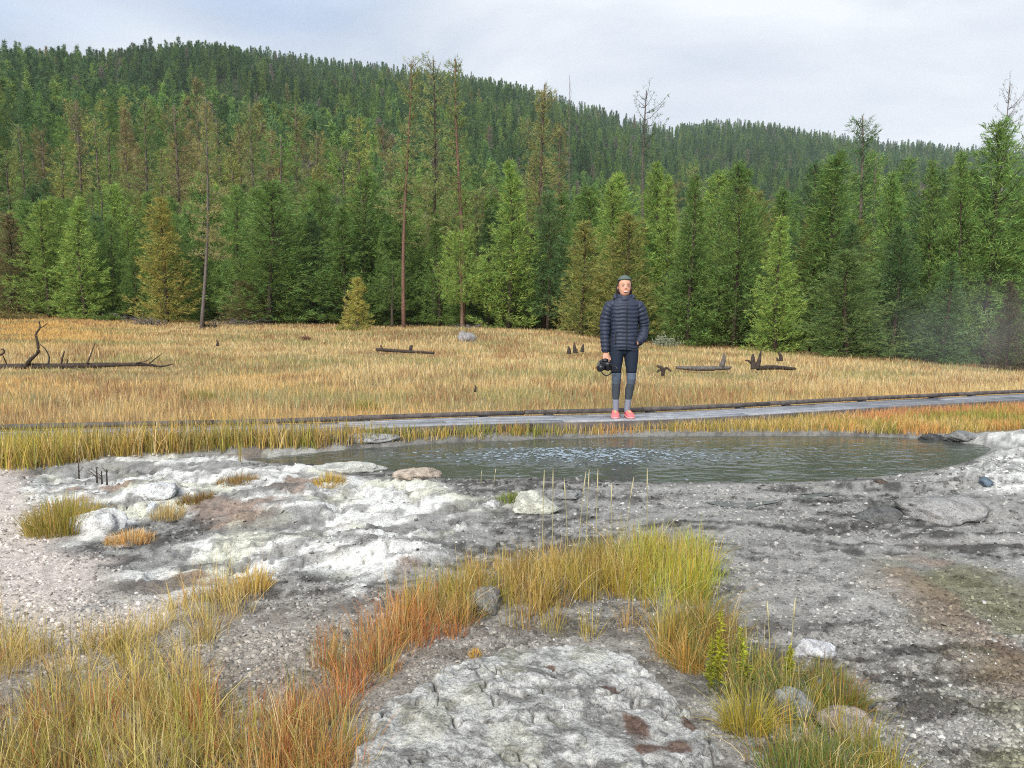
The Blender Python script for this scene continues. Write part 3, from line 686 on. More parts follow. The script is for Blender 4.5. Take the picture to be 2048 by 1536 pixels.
def shore_strip():
    n = 60000
    x = RNG.uniform(-8.2, 9.6, n)
    dk = deck_y(x) - 0.42
    y = dk - RNG.uniform(0, 1.7, n) ** 1.0
    ps = sdf(x, y, POOL); d1 = sdf(x, y, R1); d3 = sdf(x, y, R3)
    keep = (ps < -0.02 - 0.10 * fbm(x, y, 3, 2, 430)) & (d1 < 0.02) & (d3 < 0.05) & (y > 6.6)
    lim = np.where(x < -2.4, 2.0, np.where(x > 3.2, 2.2, 0.9)); keep &= (dk - y < lim * (0.5 + 0.9 * fbm(x, y, 0.9, 3, 431)))
    x, y, dk = x[keep], y[keep], dk[keep]; n = len(x)
    p = fbm(x, y, 0.9, 3, 433); p2 = fbm(x, y, 1.7, 3, 435)
    c = pick(n, [G_GOLD, G_OLIVE, lin(196, 172, 90), G_STRAW], [3, 3, 4, 2])
    g = RNG.random(n) < sstep(0.45, 0.62, p) * 0.8; c[g] = pick(g.sum(), [G_OLIVE, lin(150, 156, 70), G_LIME * 0.8], [3, 3, 1])
    o_ = RNG.random(n) < sstep(0.50, 0.64, p2) * 0.7 * sstep(-2.5, 0, x); c[o_] = pick(o_.sum(), [G_ORANGE, G_GOLD], [3, 2])
    r = RNG.random(n) < sstep(3.6, 4.8, x) * sstep(0.75, 0.2, dk - y - 0.1) * 0.6; c[r] = pick(r.sum(), [G_RED, lin(214, 150, 104), G_GOLD], [4, 3, 1])
    lf = RNG.random(n) < sstep(-3.6, -4.8, x) * 0.6; c[lf] = pick(lf.sum(), [G_LIME * 0.85, lin(190, 176, 84), G_OLIVE], [2, 4, 2])
    h = (0.12 + 0.11 * RNG.random(n)) * (0.8 + 0.5 * p) * (0.72 + 0.95 * sstep(-0.8, -2.6, x))
    z = H(x, y)
    o = obj('shore_grass', blades_mesh('shore_grass', x, y, z - 0.01, h, RNG.uniform(0.005, 0.011, n), c * 0.92, c * 1.05, 0.35, 3), M['grass'])
    tag(o, 'mixed golden and olive grass strip between spring and boardwalk', 'grass', kind='stuff')
shore_strip()

def tufts(name, label, poly_pix, per_m2, nb, hr, cols, probs, spread=0.05, lean=0.42, w=(0.0013, 0.0029), clump=None, colfun=None, seed=1, zz=0.03, tipc=None, kind='stuff', cat='grass'):
    rg = np.random.default_rng(seed)
    poly = W(poly_pix, zz)
    x0, y0 = poly.min(0); x1, y1 = poly.max(0)
    n = int((x1 - x0) * (y1 - y0) * per_m2) + 1
    x = rg.uniform(x0, x1, n); y = rg.uniform(y0, y1, n)
    d = sdf(x, y, poly) + (fbm(x, y, 3.5, 3, seed + 50) - 0.5) * 0.22
    keep = (d > 0) & (y > 1.45)
    if clump is not None: keep &= rg.random(n) < sstep(clump[0], clump[1], fbm(x, y, 3.0, 3, seed + 60))
    keep &= sdf(x, y, SLAB) < 0.09 * fbm(x, y, 4, 2, 66) * 2
    tx, ty = x[keep], y[keep]; m = len(tx)
    if m == 0: return None
    tc_ = pick(m, cols, probs, rg, 0.12) if colfun is None else colfun(tx, ty, rg)
    th_ = rg.uniform(*hr, m) * (0.7 + 0.6 * fbm(tx, ty, 2.5, 2, seed + 70))
    k = np.maximum(4, (nb * rg.uniform(0.5, 1.5, m)).astype(int)); idx = np.repeat(np.arange(m), k); n = len(idx)
    rr = spread * np.sqrt(rg.random(n)) * rg.uniform(0.6, 1.3, m)[idx]; az = rg.uniform(0, 2 * math.pi, n)
    x = tx[idx] + rr * np.cos(az); y = ty[idx] + rr * np.sin(az)
    h = th_[idx] * rg.uniform(0.35, 1.15, n) * np.where(rg.random(n) < 0.05, 1.35, 1.0)
    tilt = np.abs(rg.normal(0, lean, n)) * (0.45 + 0.9 * rr / spread) + np.where(rg.random(n) < 0.08, 0.6, 0.0)
    z = H(x, y) - 0.008
    c = tc_[idx] * (1 + rg.normal(0, 0.16, n))[:, None].clip(0.5, 1.6)
    dry = rg.random(n) < 0.13; c[dry] = pick(dry.sum(), [G_STRAW, G_BROWN], [3, 1], rg)
    ct = c * 1.08 if tipc is None else c + (tipc - c) * rg.uniform(0.2, 0.8, n)[:, None]
    me = blades_mesh(name, x, y, z, h, rg.uniform(*w, n) * (0.75 + 0.12 * y), c, ct, seg=4, az=az + rg.normal(0, 0.5, n), tilt=tilt, rg=rg)
    return tag(obj(name, me, M['grass']), label, cat, kind=kind)

# colour along the diagonal band: rust at its lower end, olive and lime at its upper end
def band_col(x, y, rg):
    v = np.clip((y - 2.2) / 1.5, 0, 1); n = len(x)
    low = pick(n, [G_RUST, G_ORANGE, lin(196, 140, 78), G_OLIVE, lin(186, 164, 96)], [4, 3, 3, 3, 2], rg, 0.12)
    hi = pick(n, [G_OLIVE, lin(186, 164, 74), G_GOLD, lin(150, 150, 62)], [3, 4, 2, 2], rg, 0.12)
    t = sstep(0.45, 0.72, v + (fbm(x, y, 2, 2, 444) - 0.5) * 0.5)
    return np.where((rg.random(n) < t)[:, None], hi, low)
def left_col(x, y, rg):
    n = len(x); t = sstep(2.35, 2.85, y + (fbm(x, y, 2, 2, 445) - 0.5) * 0.6)
    low = pick(n, [G_BROWN, lin(176, 158, 88), lin(168, 166, 80), G_RUST, lin(196, 150, 84), lin(204, 190, 122)], [1, 4, 4, 1.5, 2, 4], rg, 0.12)
    hi = pick(n, [lin(198, 176, 96), G_GOLD, G_OLIVE, lin(212, 192, 124)], [4, 3, 2, 3], rg, 0.12)
    return np.where((rg.random(n) < t)[:, None], hi, low)
tufts('grass_bank', 'tall olive and brown grass filling the lower left corner', [(-260, 1270), (0, 1255), (120, 1290), (250, 1255), (340, 1190), (450, 1165), (545, 1145), (540, 1185), (445, 1245), (435, 1390), (470, 1480), (700, 1470), (690, 1600), (-400, 1600)],
      250, 26, (0.12, 0.23), None, None, 0.055, 0.40, clump=(0.30, 0.46), colfun=left_col, seed=11)
tufts('grass_bank', 'sparse straw coloured grass on the gravel at the left edge', [(-300, 1240), (0, 1225), (180, 1275), (300, 1240), (330, 1400), (300, 1500), (-300, 1500)],
      150, 16, (0.10, 0.2), [lin(200, 178, 110), G_STRAW, G_OLIVE], [3, 3, 2], 0.05, 0.45, clump=(0.35, 0.6), seed=12)
tufts('grass_bank', 'rust orange to olive grass band running diagonally up to the slab', [(470, 1600), (560, 1465), (610, 1380), (640, 1310), (700, 1260), (790, 1215), (880, 1165), (960, 1130), (980, 1200), (930, 1255), (800, 1310), (745, 1370), (700, 1440), (680, 1600)],
      340, 28, (0.12, 0.21), None, None, 0.05, 0.40, colfun=band_col, seed=13)
tufts('grass_bank', 'golden olive grass above the slab with tall pale stalks', [(960, 1140), (1060, 1110), (1180, 1100), (1270, 1090), (1300, 1230), (1200, 1262), (1080, 1262), (985, 1215)],
      290, 28, (0.14, 0.23), [lin(176, 156, 72), G_OLIVE, G_GOLD, lin(150, 118, 62)], [4, 3, 2, 2], 0.055, 0.40, clump=(0.22, 0.42), seed=14)
tufts('grass_bank', 'bright lime green grass clump at the top of the grass above the slab', [(1225, 1120), (1280, 1085), (1410, 1090), (1425, 1170), (1400, 1205), (1300, 1215), (1240, 1200)],
      320, 30, (0.15, 0.23), [G_LIME, lin(160, 166, 62), lin(188, 160, 66), G_OLIVE], [4, 3, 3, 1], 0.055, 0.36, seed=15)
tufts('grass_bank', 'brown gold grass bunches along the right edge of the slab', [(1290, 1255), (1430, 1200), (1445, 1260), (1420, 1360), (1340, 1320)],
      240, 28, (0.12, 0.2), [lin(180, 140, 72), G_OLIVE, G_BROWN], [3, 2, 2], 0.05, 0.5, seed=16)
tufts('grass_bank', 'dark green grass at the lower right of the slab', [(1540, 1480), (1620, 1460), (1700, 1500), (1790, 1536), (1830, 1640), (1560, 1640)],
      360, 34, (0.10, 0.16), [G_GREEN, lin(112, 128, 60), G_OLIVE], [4, 3, 2], 0.05, 0.5, seed=17)
tufts('grass_bank', 'olive grass between the yellow plants and the grey rock', [(1420, 1300), (1560, 1310), (1600, 1380), (1560, 1420), (1450, 1400)],
      200, 26, (0.12, 0.2), [lin(150, 140, 70), G_GREEN, lin(176, 150, 84)], [3, 2, 2], 0.05, 0.5, seed=18)
tufts('grass_bank', 'olive to green grass arm running down the right side of the slab', [(1300, 1240), (1400, 1200), (1450, 1260), (1560, 1300), (1620, 1380), (1700, 1420), (1740, 1480), (1800, 1560), (1560, 1580), (1500, 1470), (1410, 1390), (1350, 1330)],
      300, 28, (0.12, 0.2), [lin(158, 148, 66), G_GREEN, lin(184, 160, 84), lin(134, 140, 62), lin(186, 140, 72)], [4, 3, 3, 3, 2], 0.05, 0.5, clump=(0.20, 0.40), seed=19)
tufts('grass_bank', 'dense brown olive and rust grass along the bottom left edge', [(-350, 1420), (100, 1400), (430, 1390), (520, 1450), (700, 1450), (690, 1640), (-450, 1640)],
      190, 26, (0.11, 0.19), [G_BROWN, lin(164, 148, 80), lin(158, 156, 74), G_RUST, lin(204, 188, 118), G_ORANGE], [1.5, 4, 4, 2, 4, 2], 0.05, 0.55, clump=(0.18, 0.34), seed=20)
# single tussocks that stand apart
def tussock(u, v, rpx, hpx, label, cols, probs, nb, seed, lean=0.5, flat=0.7):
    rg = np.random.default_rng(seed)
    x0, y0, z0 = gp(u, v); R = rpx * y0 / F; hh = hpx * y0 / F
    y0 += R * flat * 0.5
    rr = np.sqrt(rg.random(nb)); az = rg.uniform(0, 2 * math.pi, nb)
    x = x0 + rr * R * 0.8 * np.cos(az); y = y0 + rr * R * flat * np.sin(az)
    h = hh * (1 - 0.45 * rr ** 2) * rg.uniform(0.5, 1.1, nb)
    c = pick(nb, cols, probs, rg, 0.16)
    z = H(x, y) - 0.008
    me = blades_mesh('grass_tussock', x - x0, y - y0, z - z0, h, rg.uniform(0.0018, 0.0036, nb) * (0.6 + 0.16 * y0), c, c * 1.08, seg=4, az=az + rg.normal(0, 0.4, nb), tilt=np.abs(rg.normal(0, lean, nb)) * (0.3 + rr), rg=rg)
    tag(obj('grass_tussock', me, M['grass'], loc=(x0, y0, z0)), label, 'grass tussock')
tussock(108, 1068, 88, 92, 'large rounded olive green grass tussock on the pinkish gravel', [lin(176, 158, 76), G_OLIVE, lin(140, 140, 62), G_GOLD], [4, 3, 2, 2], 1500, 31, 0.42, 0.9)
tussock(470, 970, 52, 24, 'low reddish brown grass tuft on the white rock near the spring', [lin(170, 136, 84), G_BROWN, G_OLIVE], [3, 2, 1], 420, 32)
tussock(655, 968, 42, 28, 'yellow gold grass tuft on the white rock near the spring', [lin(200, 170, 84), G_GOLD, G_OLIVE], [3, 2, 2], 420, 33)
tussock(385, 1008, 46, 30, 'dark brown olive tuft in a hollow of the white rock', [G_BROWN, lin(140, 110, 60), G_OLIVE], [3, 3, 2], 460, 34)
tussock(330, 1040, 40, 46, 'straw grass leaning out behind the orange grass patch', [lin(184, 160, 104), G_STRAW], [3, 2], 260, 35, 0.6)
tussock(250, 1088, 62, 34, 'low orange grass patch beside the white sinter block', [lin(206, 156, 84), G_ORANGE, G_STRAW], [3, 2, 3], 520, 36)
tussock(1028, 1006, 42, 28, 'small green grass tuft on the gravel at the near shore', [lin(130, 148, 70), G_GREEN, G_OLIVE], [3, 2, 2], 360, 37)
tussock(948, 1316, 20, 26, 'tiny yellow tuft at the upper edge of the slab', [lin(206, 172, 80), G_ORANGE], [3, 1], 90, 38)
tussock(1500, 1470, 66, 130, 'spreading yellow green grass fan beside the slab', [lin(168, 156, 60), lin(190, 170, 84), G_OLIVE], [4, 3, 2], 460, 39, 0.75, 0.5)
tussock(1690, 1430, 62, 110, 'arching brown green tuft over the pinkish rock', [lin(140, 128, 58), G_GREEN, lin(150, 112, 70)], [3, 2, 2], 420, 40, 0.8, 0.6)
tussock(1650, 1372, 50, 70, 'dark brown tuft behind the grey rock', [lin(128, 98, 62), G_OLIVE, G_GREEN], [3, 2, 2], 300, 41, 0.8)
tussock(1380, 1345, 40, 110, 'brown gold tuft leaning beside the yellow plants', [lin(190, 146, 70), G_GOLD, G_OLIVE], [3, 2, 2], 260, 42, 0.6)
tussock(1775, 1560, 44, 60, 'small yellow olive tuft at the lower right corner of the grass', [lin(176, 150, 50), G_OLIVE], [3, 2], 240, 43, 0.6)
tussock(505, 1185, 46, 60, 'yellow tuft at the upper tip of the left grass', [lin(206, 180, 84), G_GOLD], [3, 2], 320, 44, 0.4)
tussock(395, 800, 36, 24, 'greenish tuft in the golden grass behind the boardwalk', [G_OLIVE, lin(160, 156, 84)], [3, 2], 500, 45, 0.5)
tussock(725, 820, 40, 26, 'yellow green weeds at the back edge of the boardwalk', [lin(170, 160, 84), G_OLIVE, G_GREEN], [3, 2, 1], 500, 46, 0.5)

# tall pale stalks with seed heads, and leafy yellow plants
def stalk(u, v, vt, lean, label, seed):
    rg = np.random.default_rng(seed)
    x, y, z = gp(u, v); hgt = (v - vt) * y / F
    t = np.linspace(0, 1, 7)[:, None]
    pts = np.concatenate([lean * hgt * t ** 1.6, rg.normal(0, 0.02) * t, hgt * t], 1)
    root = empty('grass_stalk', (x, y, z - 0.01), label, 'grass stalk', 'tall pale stalks in front of the spring')
    mb = MB(); mb.tube(pts, np.linspace(0.0024, 0.0015, 7), 4, col=lin(196, 188, 140)); obj('stem', mb.mesh('stem'), M['grass'], root)
    mb = MB(); mb.tube(pts[4:], [0.0016, 0.0038, 0.0012], 5, col=lin(214, 204, 160)); obj('seed_head', mb.mesh('seed_head'), M['grass'], root)
for k, (u, v, vt, ln, lab) in enumerate([(1085, 1100, 932, 0.02, 'leftmost tall pale stalk of the row before the spring'), (1105, 1096, 928, 0.0, 'tall pale stalk second from the left before the spring'),
        (1135, 1104, 948, -0.05, 'short bent pale stalk third from the left before the spring'), (1158, 1100, 935, 0.08, 'pale stalk fourth from the left before the spring'),
        (1172, 1104, 930, 0.03, 'pale stalk in the middle of the row before the spring'), (1192, 1106, 930, 0.02, 'thick pale stalk right of the row middle'),
        (1222, 1100, 958, 0.0, 'pale stalk third from the right before the spring'), (1250, 1102, 944, 0.1, 'leaning pale stalk second from the right before the spring'),
        (1294, 1094, 930, 0.0, 'rightmost tall pale stalk before the spring'), (962, 968, 938, 0.05, 'tiny pale stalk at the waterline left of the row'),
        (988, 968, 934, 0.12, 'tiny leaning stalk at the waterline'), (1580, 1330, 1180, 0.03, 'thin tall stalk right of the yellow plants'), (1540, 1330, 1190, -0.06, 'thin stalk among the yellow plants')]):
    stalk(u, v, vt, ln, lab, 500 + k)
def twig(u, v, vt, label, seed):
    rg = np.random.default_rng(seed); x, y, z = gp(u, v); h = (v - vt) * y / F
    mb = MB(); t = np.linspace(0, 1, 5)[:, None]; mb.tube(np.concatenate([rg.normal(0, 0.05) * h * t, 0 * t, h * t], 1), np.linspace(0.007, 0.004, 5), 6)
    for k in range(2):
        p = h * rg.uniform(0.3, 0.8); mb.tube([(0, 0, p), (rg.normal(0, 0.03), 0, p + 0.05)], [0.003, 0.002], 4)
    tag(obj('dry_stick', mb.mesh('dry_stick'), M['charwood'], loc=(x, y, z - 0.01)), label, 'stick')
twig(158, 958, 924, 'single thin dry stick standing on the white rock, leftmost', 520)
twig(194, 966, 934, 'dry stick standing second from the left on the white rock', 521)
twig(204, 968, 940, 'short dry stick between the two taller ones on the rock', 522)
twig(214, 968, 936, 'dry stick standing rightmost of the group on the rock', 523)
def leafy(u, v, vt, wpx, label, seed, c0):
    rg = np.random.default_rng(seed); x, y, z = gp(u, v); h = (v - vt) * y / F; W_ = wpx * y / F
    root = empty('leafy_plant', (x, y, z - 0.01), label, 'plant', 'yellow leafy plants beside the slab')
    t = np.linspace(0, 1, 6)[:, None]; ln = rg.normal(0, 0.06)
    mb = MB(); mb.tube(np.concatenate([ln * h * t, 0 * t, h * t], 1), np.linspace(0.004, 0.0015, 6), 5, col=lin(150, 140, 60)); obj('stem', mb.mesh('stem'), M['grass'], root)
    n = 170; f = rg.uniform(0.08, 1, n); az = rg.uniform(0, 6.28, n); l = W_ * (1.1 - 0.75 * f) * rg.uniform(0.5, 1.0, n)
    el = rg.uniform(0.3, 1.1, n)
    b = np.stack([ln * h * f, 0 * f, h * f], 1); d = np.stack([np.cos(az) * np.cos(el), np.sin(az) * np.cos(el), np.sin(el)], 1)
    sd_ = np.stack([-np.sin(az), np.cos(az), 0 * az], 1) * (l * 0.14)[:, None]
    mid = b + d * (l * 0.5)[:, None]; tip = b + d * l[:, None] + np.array([0, 0, -1]) * (l * 0.25)[:, None]
    V = np.stack([b, mid - sd_, tip, mid + sd_], 1).reshape(-1, 3)
    c = np.repeat(c0 * rg.uniform(0.7, 1.25, n)[:, None], 4, 0)
    obj('leaves', new_mesh('leaves', V, None, np.arange(n * 4).reshape(-1, 4), c), M['grass'], root)
leafy(1438, 1372, 1205, 34, 'tallest bright yellow green leafy plant beside the slab', 530, lin(198, 200, 70))
leafy(1492, 1372, 1245, 30, 'bright yellow green leafy plant in the middle of the three', 531, lin(186, 194, 70))
leafy(1578, 1352, 1280, 26, 'smaller yellow leafy plant, rightmost of the three', 532, lin(206, 204, 84))
leafy(1420, 1378, 1260, 26, 'thin yellow green plant left of the tallest one', 533, lin(180, 184, 66))

# ------------------------------------------------------------------ conifers
def pine_meshes(name, seed, Ht=8.0, cb=0.03, rm=1.5, power=0.8, spacing=0.23, nb=(6, 8), step=0.095, blen=0.17, bw=0.030, kt=6, sparse=0.0, lo=5, hi=55, rnd=False, trunk_r=0.011, bend=0.0, foli=True, clump=0.0):
    rg = np.random.default_rng(seed)
    wood = MB()
    zt = np.linspace(0, 1, 12)
    ph = rg.uniform(0, 6.28)
    def axis(f): return np.stack([bend * Ht * np.sin(f * 2.2) * 0.5 + 0.01 * Ht * np.sin(f * 5 + ph), 0.008 * Ht * np.sin(f * 4 + ph * 2), Ht * f], -1)
    wood.tube(axis(zt), Ht * trunk_r * (1.0 - 0.9 * zt ** 0.9) + 0.012 * (Ht / 8), 7)
    B, Dr, S = [], [], []
    z = cb * Ht
    while z < 0.975 * Ht:
        t = (z - cb * Ht) / (Ht * (1 - cb))
        if rnd: prof = math.sqrt(max(0.0, 1 - (2 * t - 0.75) ** 2 / 1.6)) * (1 - t) ** 0.25
        else: prof = (1 - t) ** power * (0.80 + 0.20 * min(1, t / 0.10))
        cl = 1.0 if clump == 0 else (0.35 + 1.1 * float(vnoise(np.array([z * 0.9]), np.array([seed * 1.0]), seed)[0]) ** 1.3)
        for b in range(rg.integers(nb[0], nb[1] + 1)):
            if rg.random() < sparse: continue
            az = rg.uniform(0, 6.28); Lb = rm * prof * rg.uniform(0.62, 1.15) * cl * (0.72 + 0.56 * float(vnoise(np.array([math.cos(az) * 1.3 + 7 + z * 0.35]), np.array([math.sin(az) * 1.3 + 5 + z * 0.55]), seed)[0])) + 0.10 * (Ht / 8); el = math.radians(lo + (hi - lo) * t ** 1.1 + rg.normal(0, 9))
            o = axis(np.array([z / Ht]))[0] + np.array([0, 0, rg.uniform(-0.1, 0.1) * spacing])
            h = np.array([math.cos(az), math.sin(az), 0.0]); lat = np.array([-h[1], h[0], 0.0])
            s_ = np.arange(0.22 * Lb, Lb, step * rg.uniform(0.8, 1.2))
            cu = rg.uniform(0.05, 0.35)
            def pos(s): return o + np.outer(s * math.cos(el), h) + np.outer(s * math.sin(el) + cu * s * s / Lb - 0.12 * s * (1 - s / Lb), [0, 0, 1.0])
            if len(s_):
                p = pos(s_); m = len(s_)
                off = rg.normal(0, 1, m) * (Lb - s_ + 0.12 * Lb) * 0.38
                q = p + off[:, None] * lat + np.outer(rg.normal(0, 0.05, m) * Lb ** 0.5, [0, 0, 1])
                d = h * 0.75 + np.outer(np.sign(off) * rg.uniform(0, 0.9, m), lat) + np.array([0, 0, 1]) * rg.uniform(0.15, 0.8, m)[:, None]
                B.append(q); Dr.append(d); S.append(np.full(m, 1.0))
                tip = pos(np.array([Lb * 0.97])); B.append(tip); Dr.append((h * 0.8 + np.array([0, 0, 0.6]))[None]); S.append(np.array([1.2]))
            if Lb > 0.25:
                ss = np.linspace(0, Lb, 4); wood.tube(pos(ss), np.linspace(0.012, 0.004, 4) * (Ht / 8) * (1.6 if not foli else 1), 3, cap=False)
        z += spacing * rg.uniform(0.8, 1.2)
    # leader
    tz = np.linspace(0.93, 1.0, 6); B.append(axis(tz)); Dr.append(np.tile([[0, 0, 1.0]], (6, 1)) + rg.normal(0, 0.25, (6, 3))); S.append(np.full(6, 1.0))
    tm = wood.mesh(name + '_trunk', True)
    if not foli: return tm, None
    B = np.concatenate(B); Dr = np.concatenate(Dr); S = np.concatenate(S)
    m = len(B); idx = np.repeat(np.arange(m), kt); n = len(idx)
    d = Dr[idx] / np.linalg.norm(Dr[idx], axis=1)[:, None] + rg.normal(0, 0.55, (n, 3)); d /= np.linalg.norm(d, axis=1)[:, None]
    l = blen * S[idx] * rg.uniform(0.6, 1.3, n); w = bw * rg.uniform(0.7, 1.3, n)
    sd_ = np.cross(d, rg.normal(0, 1, (n, 3))); sd_ /= np.linalg.norm(sd_, axis=1)[:, None] + 1e-9
    b = B[idx] + rg.normal(0, 0.25, (n, 3)) * blen
    V = np.stack([b - sd_ * (w / 2)[:, None], b + sd_ * (w / 2)[:, None], b + d * l[:, None]], 1).reshape(-1, 3)
    tc_ = rg.uniform(0.72, 1.25, m)
    c = np.stack([tc_ * rg.uniform(0.85, 1.2, m), tc_, tc_ * rg.uniform(0.8, 1.1, m)], 1)[idx]
    cm = new_mesh(name + '_crown', V, np.arange(n * 3).reshape(-1, 3), None, np.repeat(c, 3, 0))
    return tm, cm

YOUNG = [pine_meshes('young_pine', 600 + k, 8.0, (0.02, 0.05, 0.02, 0.04, 0.10, 0.03, 0.12, 0.02)[k], (1.6, 1.9, 1.45, 2.1, 1.75, 1.6, 1.8, 2.0)[k], (0.72, 0.8, 0.85, 0.60, 0.62, 0.95, 0.55, 0.7)[k]) for k in range(8)]
TALL = [pine_meshes('tall_pine', 620 + k, 16.0, (0.34, 0.42, 0.30, 0.38)[k], 2.1, 0.42, 0.40, (4, 6), 0.15, 0.27, 0.042, 6, 0.24, -14, 35, bend=(0.03, -0.02, 0.015, -0.03)[k], trunk_r=0.0105, clump=1.0) for k in range(4)]
ROUND = [pine_meshes('round_pine', 640, 6.0, 0.30, 2.1, 0.5, 0.22, (6, 8), 0.10, 0.2, 0.03, 6, 0.0, 5, 50, rnd=True, trunk_r=0.02)]
SAP = [pine_meshes('sapling', 650, 3.0, 0.02, 0.75, 0.75, 0.16, (4, 6), 0.07, 0.16, 0.026, 6, 0.0, 10, 60)]
BARE = [pine_meshes('bare_pine', 660 + k, 16.0, (0.45, 0.75)[k], (1.1, 1.9)[k], 0.35, 0.45, (3, 4), 0.16, 0.2, 0.03, 4, (0.35, 0.15)[k], -5, 35, foli=(k == 1), trunk_r=0.008) for k in range(2)]
for ms in (YOUNG, TALL, ROUND, SAP, BARE):
    for tm, cm in ms:
        tm.materials.append(M['bark'])
        if cm: cm.materials.append(M['needle'])
N_GREEN, N_LIGHT, N_DEEP, N_OLIVE, N_TAN, N_BROWN, N_YEL = lin(124, 154, 84), lin(150, 176, 92), lin(102, 132, 84), lin(150, 152, 88), lin(158, 154, 104), lin(146, 134, 96), lin(174, 168, 92)
TREES = []
def tree(name, kind, k, x, y, ztop=None, height=None, width=None, col=N_GREEN, label='', group=None, lean=0.0, bark=(1, 1, 1)):
    tm, cm = kind[k % len(kind)]
    base_h = {id(YOUNG): 8.0, id(TALL): 16.0, id(ROUND): 6.0, id(SAP): 3.0, id(BARE): 16.0}[id(kind)]
    z = h1(x, y); h = height if height else ztop - z
    sz = h / base_h; sx = width if width else sz * random.uniform(0.85, 1.15)
    root = empty(name, (x, y, z - 0.05), label, 'tree', group)
    root.rotation_euler = (0, lean, random.uniform(0, 6.28)) if lean == 0 else (0, lean, 0)
    root.scale = (sx, sx, sz)
    if kind is YOUNG: bark = (0.55, 0.5, 0.48)
    t = obj('trunk', tm, None, root); t.color = (*bark, 1)
    if cm:
        c = obj('crown', cm, None, root); j = random.uniform(0.85, 1.15); c.color = (*(np.array(col) * j), 1)
    TREES.append((x, y)); return root
def hero(name, kind, k, u, v, depth, vt, wpx, col, label, lean=0.0, bark=(1, 1, 1), group=None):
    """u: column of the trunk, depth in metres, vt: row of its top, wpx: crown width"""
    a, st = ray(u, vt); x = ray(u, v)[0] * depth
    zt = CAMZ + st * depth
    rmw = {id(YOUNG): 1.48, id(TALL): 2.3, id(ROUND): 2.5, id(SAP): 0.85, id(BARE): 1.6}[id(kind)]
    return tree(name, kind, k, x, depth, ztop=zt, width=(wpx / 2 * depth / F) / rmw, col=col, label=label, lean=lean, bark=bark, group=group)
RED = (1.35, 1.0, 0.9); GREYB = (1.15, 1.25, 1.35)
hero('pine_tree', YOUNG, 0, 25, 634, 51, 425, 110, N_BROWN, 'brownish olive pine at the left edge of the forest')
hero('pine_tree', YOUNG, 1, 95, 636, 50, 400, 130, N_LIGHT, 'bright green pine second from the left at the forest edge')
hero('pine_tree', YOUNG, 2, 168, 638, 49, 392, 130, N_LIGHT, 'bright green pine third from the left at the forest edge')
hero('pine_tree', YOUNG, 0, 332, 640, 46, 395, 130, N_YEL, 'yellowish olive pine left of the grey bare trunk')
hero('tall_pine', TALL, 0, 405, 660, 40, 195, 90, N_TAN, 'grey bare lower trunk standing in the meadow with a thin tan crown', lean=0.045, bark=GREYB)
hero('pine_tree', YOUNG, 3, 545, 645, 46, 365, 190, N_GREEN, 'wide green pine between the grey trunk and the sapling')
hero('pine_tree', YOUNG, 4, 488, 648, 45.5, 560, 90, N_BROWN, 'small dark brown pine at the foot of the wide green one')
hero('pine_tree', YOUNG, 5, 690, 648, 46, 412, 170, N_GREEN, 'green pine right behind the yellow green sapling')
hero('pine_tree', YOUNG, 1, 735, 648, 48, 340, 170, N_GREEN, 'taller green pine between sapling and red trunk')
hero('sapling', SAP, 0, 715, 668, 38, 555, 84, N_YEL, 'small yellow green sapling standing alone in the meadow')
hero('tall_pine', TALL, 1, 808, 645, 45, 122, 110, N_TAN * 0.6 + N_GREEN * 0.4, 'tall pine with bare reddish trunk and thin tan crown', lean=0.04, bark=RED)
hero('tall_pine', TALL, 2, 873, 646, 49, 118, 110, N_TAN * 0.7 + N_GREEN * 0.3, 'tall tan pine behind, between the two reddish trunks', bark=(0.6, 0.55, 0.55))
hero('tall_pine', TALL, 3, 924, 650, 45.5, 116, 130, N_TAN * 0.4 + N_GREEN * 0.6, 'tall sparse pine above the round crowned pine', bark=RED)
hero('round_pine', ROUND, 0, 922, 653, 43.5, 468, 165, N_LIGHT, 'round crowned green pine on a bare stout trunk', bark=(1.5, 1.2, 1.0))
hero('tall_pine', TALL, 0, 1088, 655, 46, 168, 120, N_TAN * 0.6 + N_OLIVE * 0.4, 'tall tan brown pine right of the two reddish trunks', bark=(0.8, 0.7, 0.7))
hero('pine_tree', YOUNG, 2, 1020, 655, 44, 320, 160, N_LIGHT, 'light green pine below the tall tan pines')
hero('pine_tree', YOUNG, 0, 1165, 668, 38, 440, 130, N_OLIVE, 'olive pine just left of the standing person')
hero('pine_tree', YOUNG, 4, 1255, 680, 36, 430, 160, N_OLIVE * 0.92, 'broad olive brown pine right behind the standing person')
hero('bare_pine', BARE, 1, 1286, 640, 55, 180, 90, N_DEEP, 'tall thin pine with a sparse tuft top above the olive pine', bark=(0.9, 0.9, 1.0))
hero('dead_tree', BARE, 0, 1137, 640, 60, 150, 24, N_DEEP, 'bare dead pole rising over the ridge left of the sparse top', bark=GREYB)
hero('pine_tree', YOUNG, 1, 1235, 672, 42, 345, 150, N_LIGHT, 'bright green spire above the olive pine')
hero('pine_tree', YOUNG, 0, 1310, 675, 44, 325, 130, N_LIGHT, 'tall bright green spire right of the olive pine')
hero('pine_tree', YOUNG, 5, 1380, 690, 35, 350, 150, N_GREEN, 'green pine above the grey sagebrush')
hero('pine_tree', YOUNG, 3, 1468, 698, 35, 330, 150, N_GREEN, 'tall green pine left of the cone shaped light pine')
hero('pine_tree', YOUNG, 2, 1552, 706, 31, 430, 130, N_LIGHT, 'cone shaped light green pine behind the forked stump')
hero('pine_tree', YOUNG, 4, 1660, 712, 33, 308, 190, N_GREEN, 'tall broad green pine above the pale front pine')
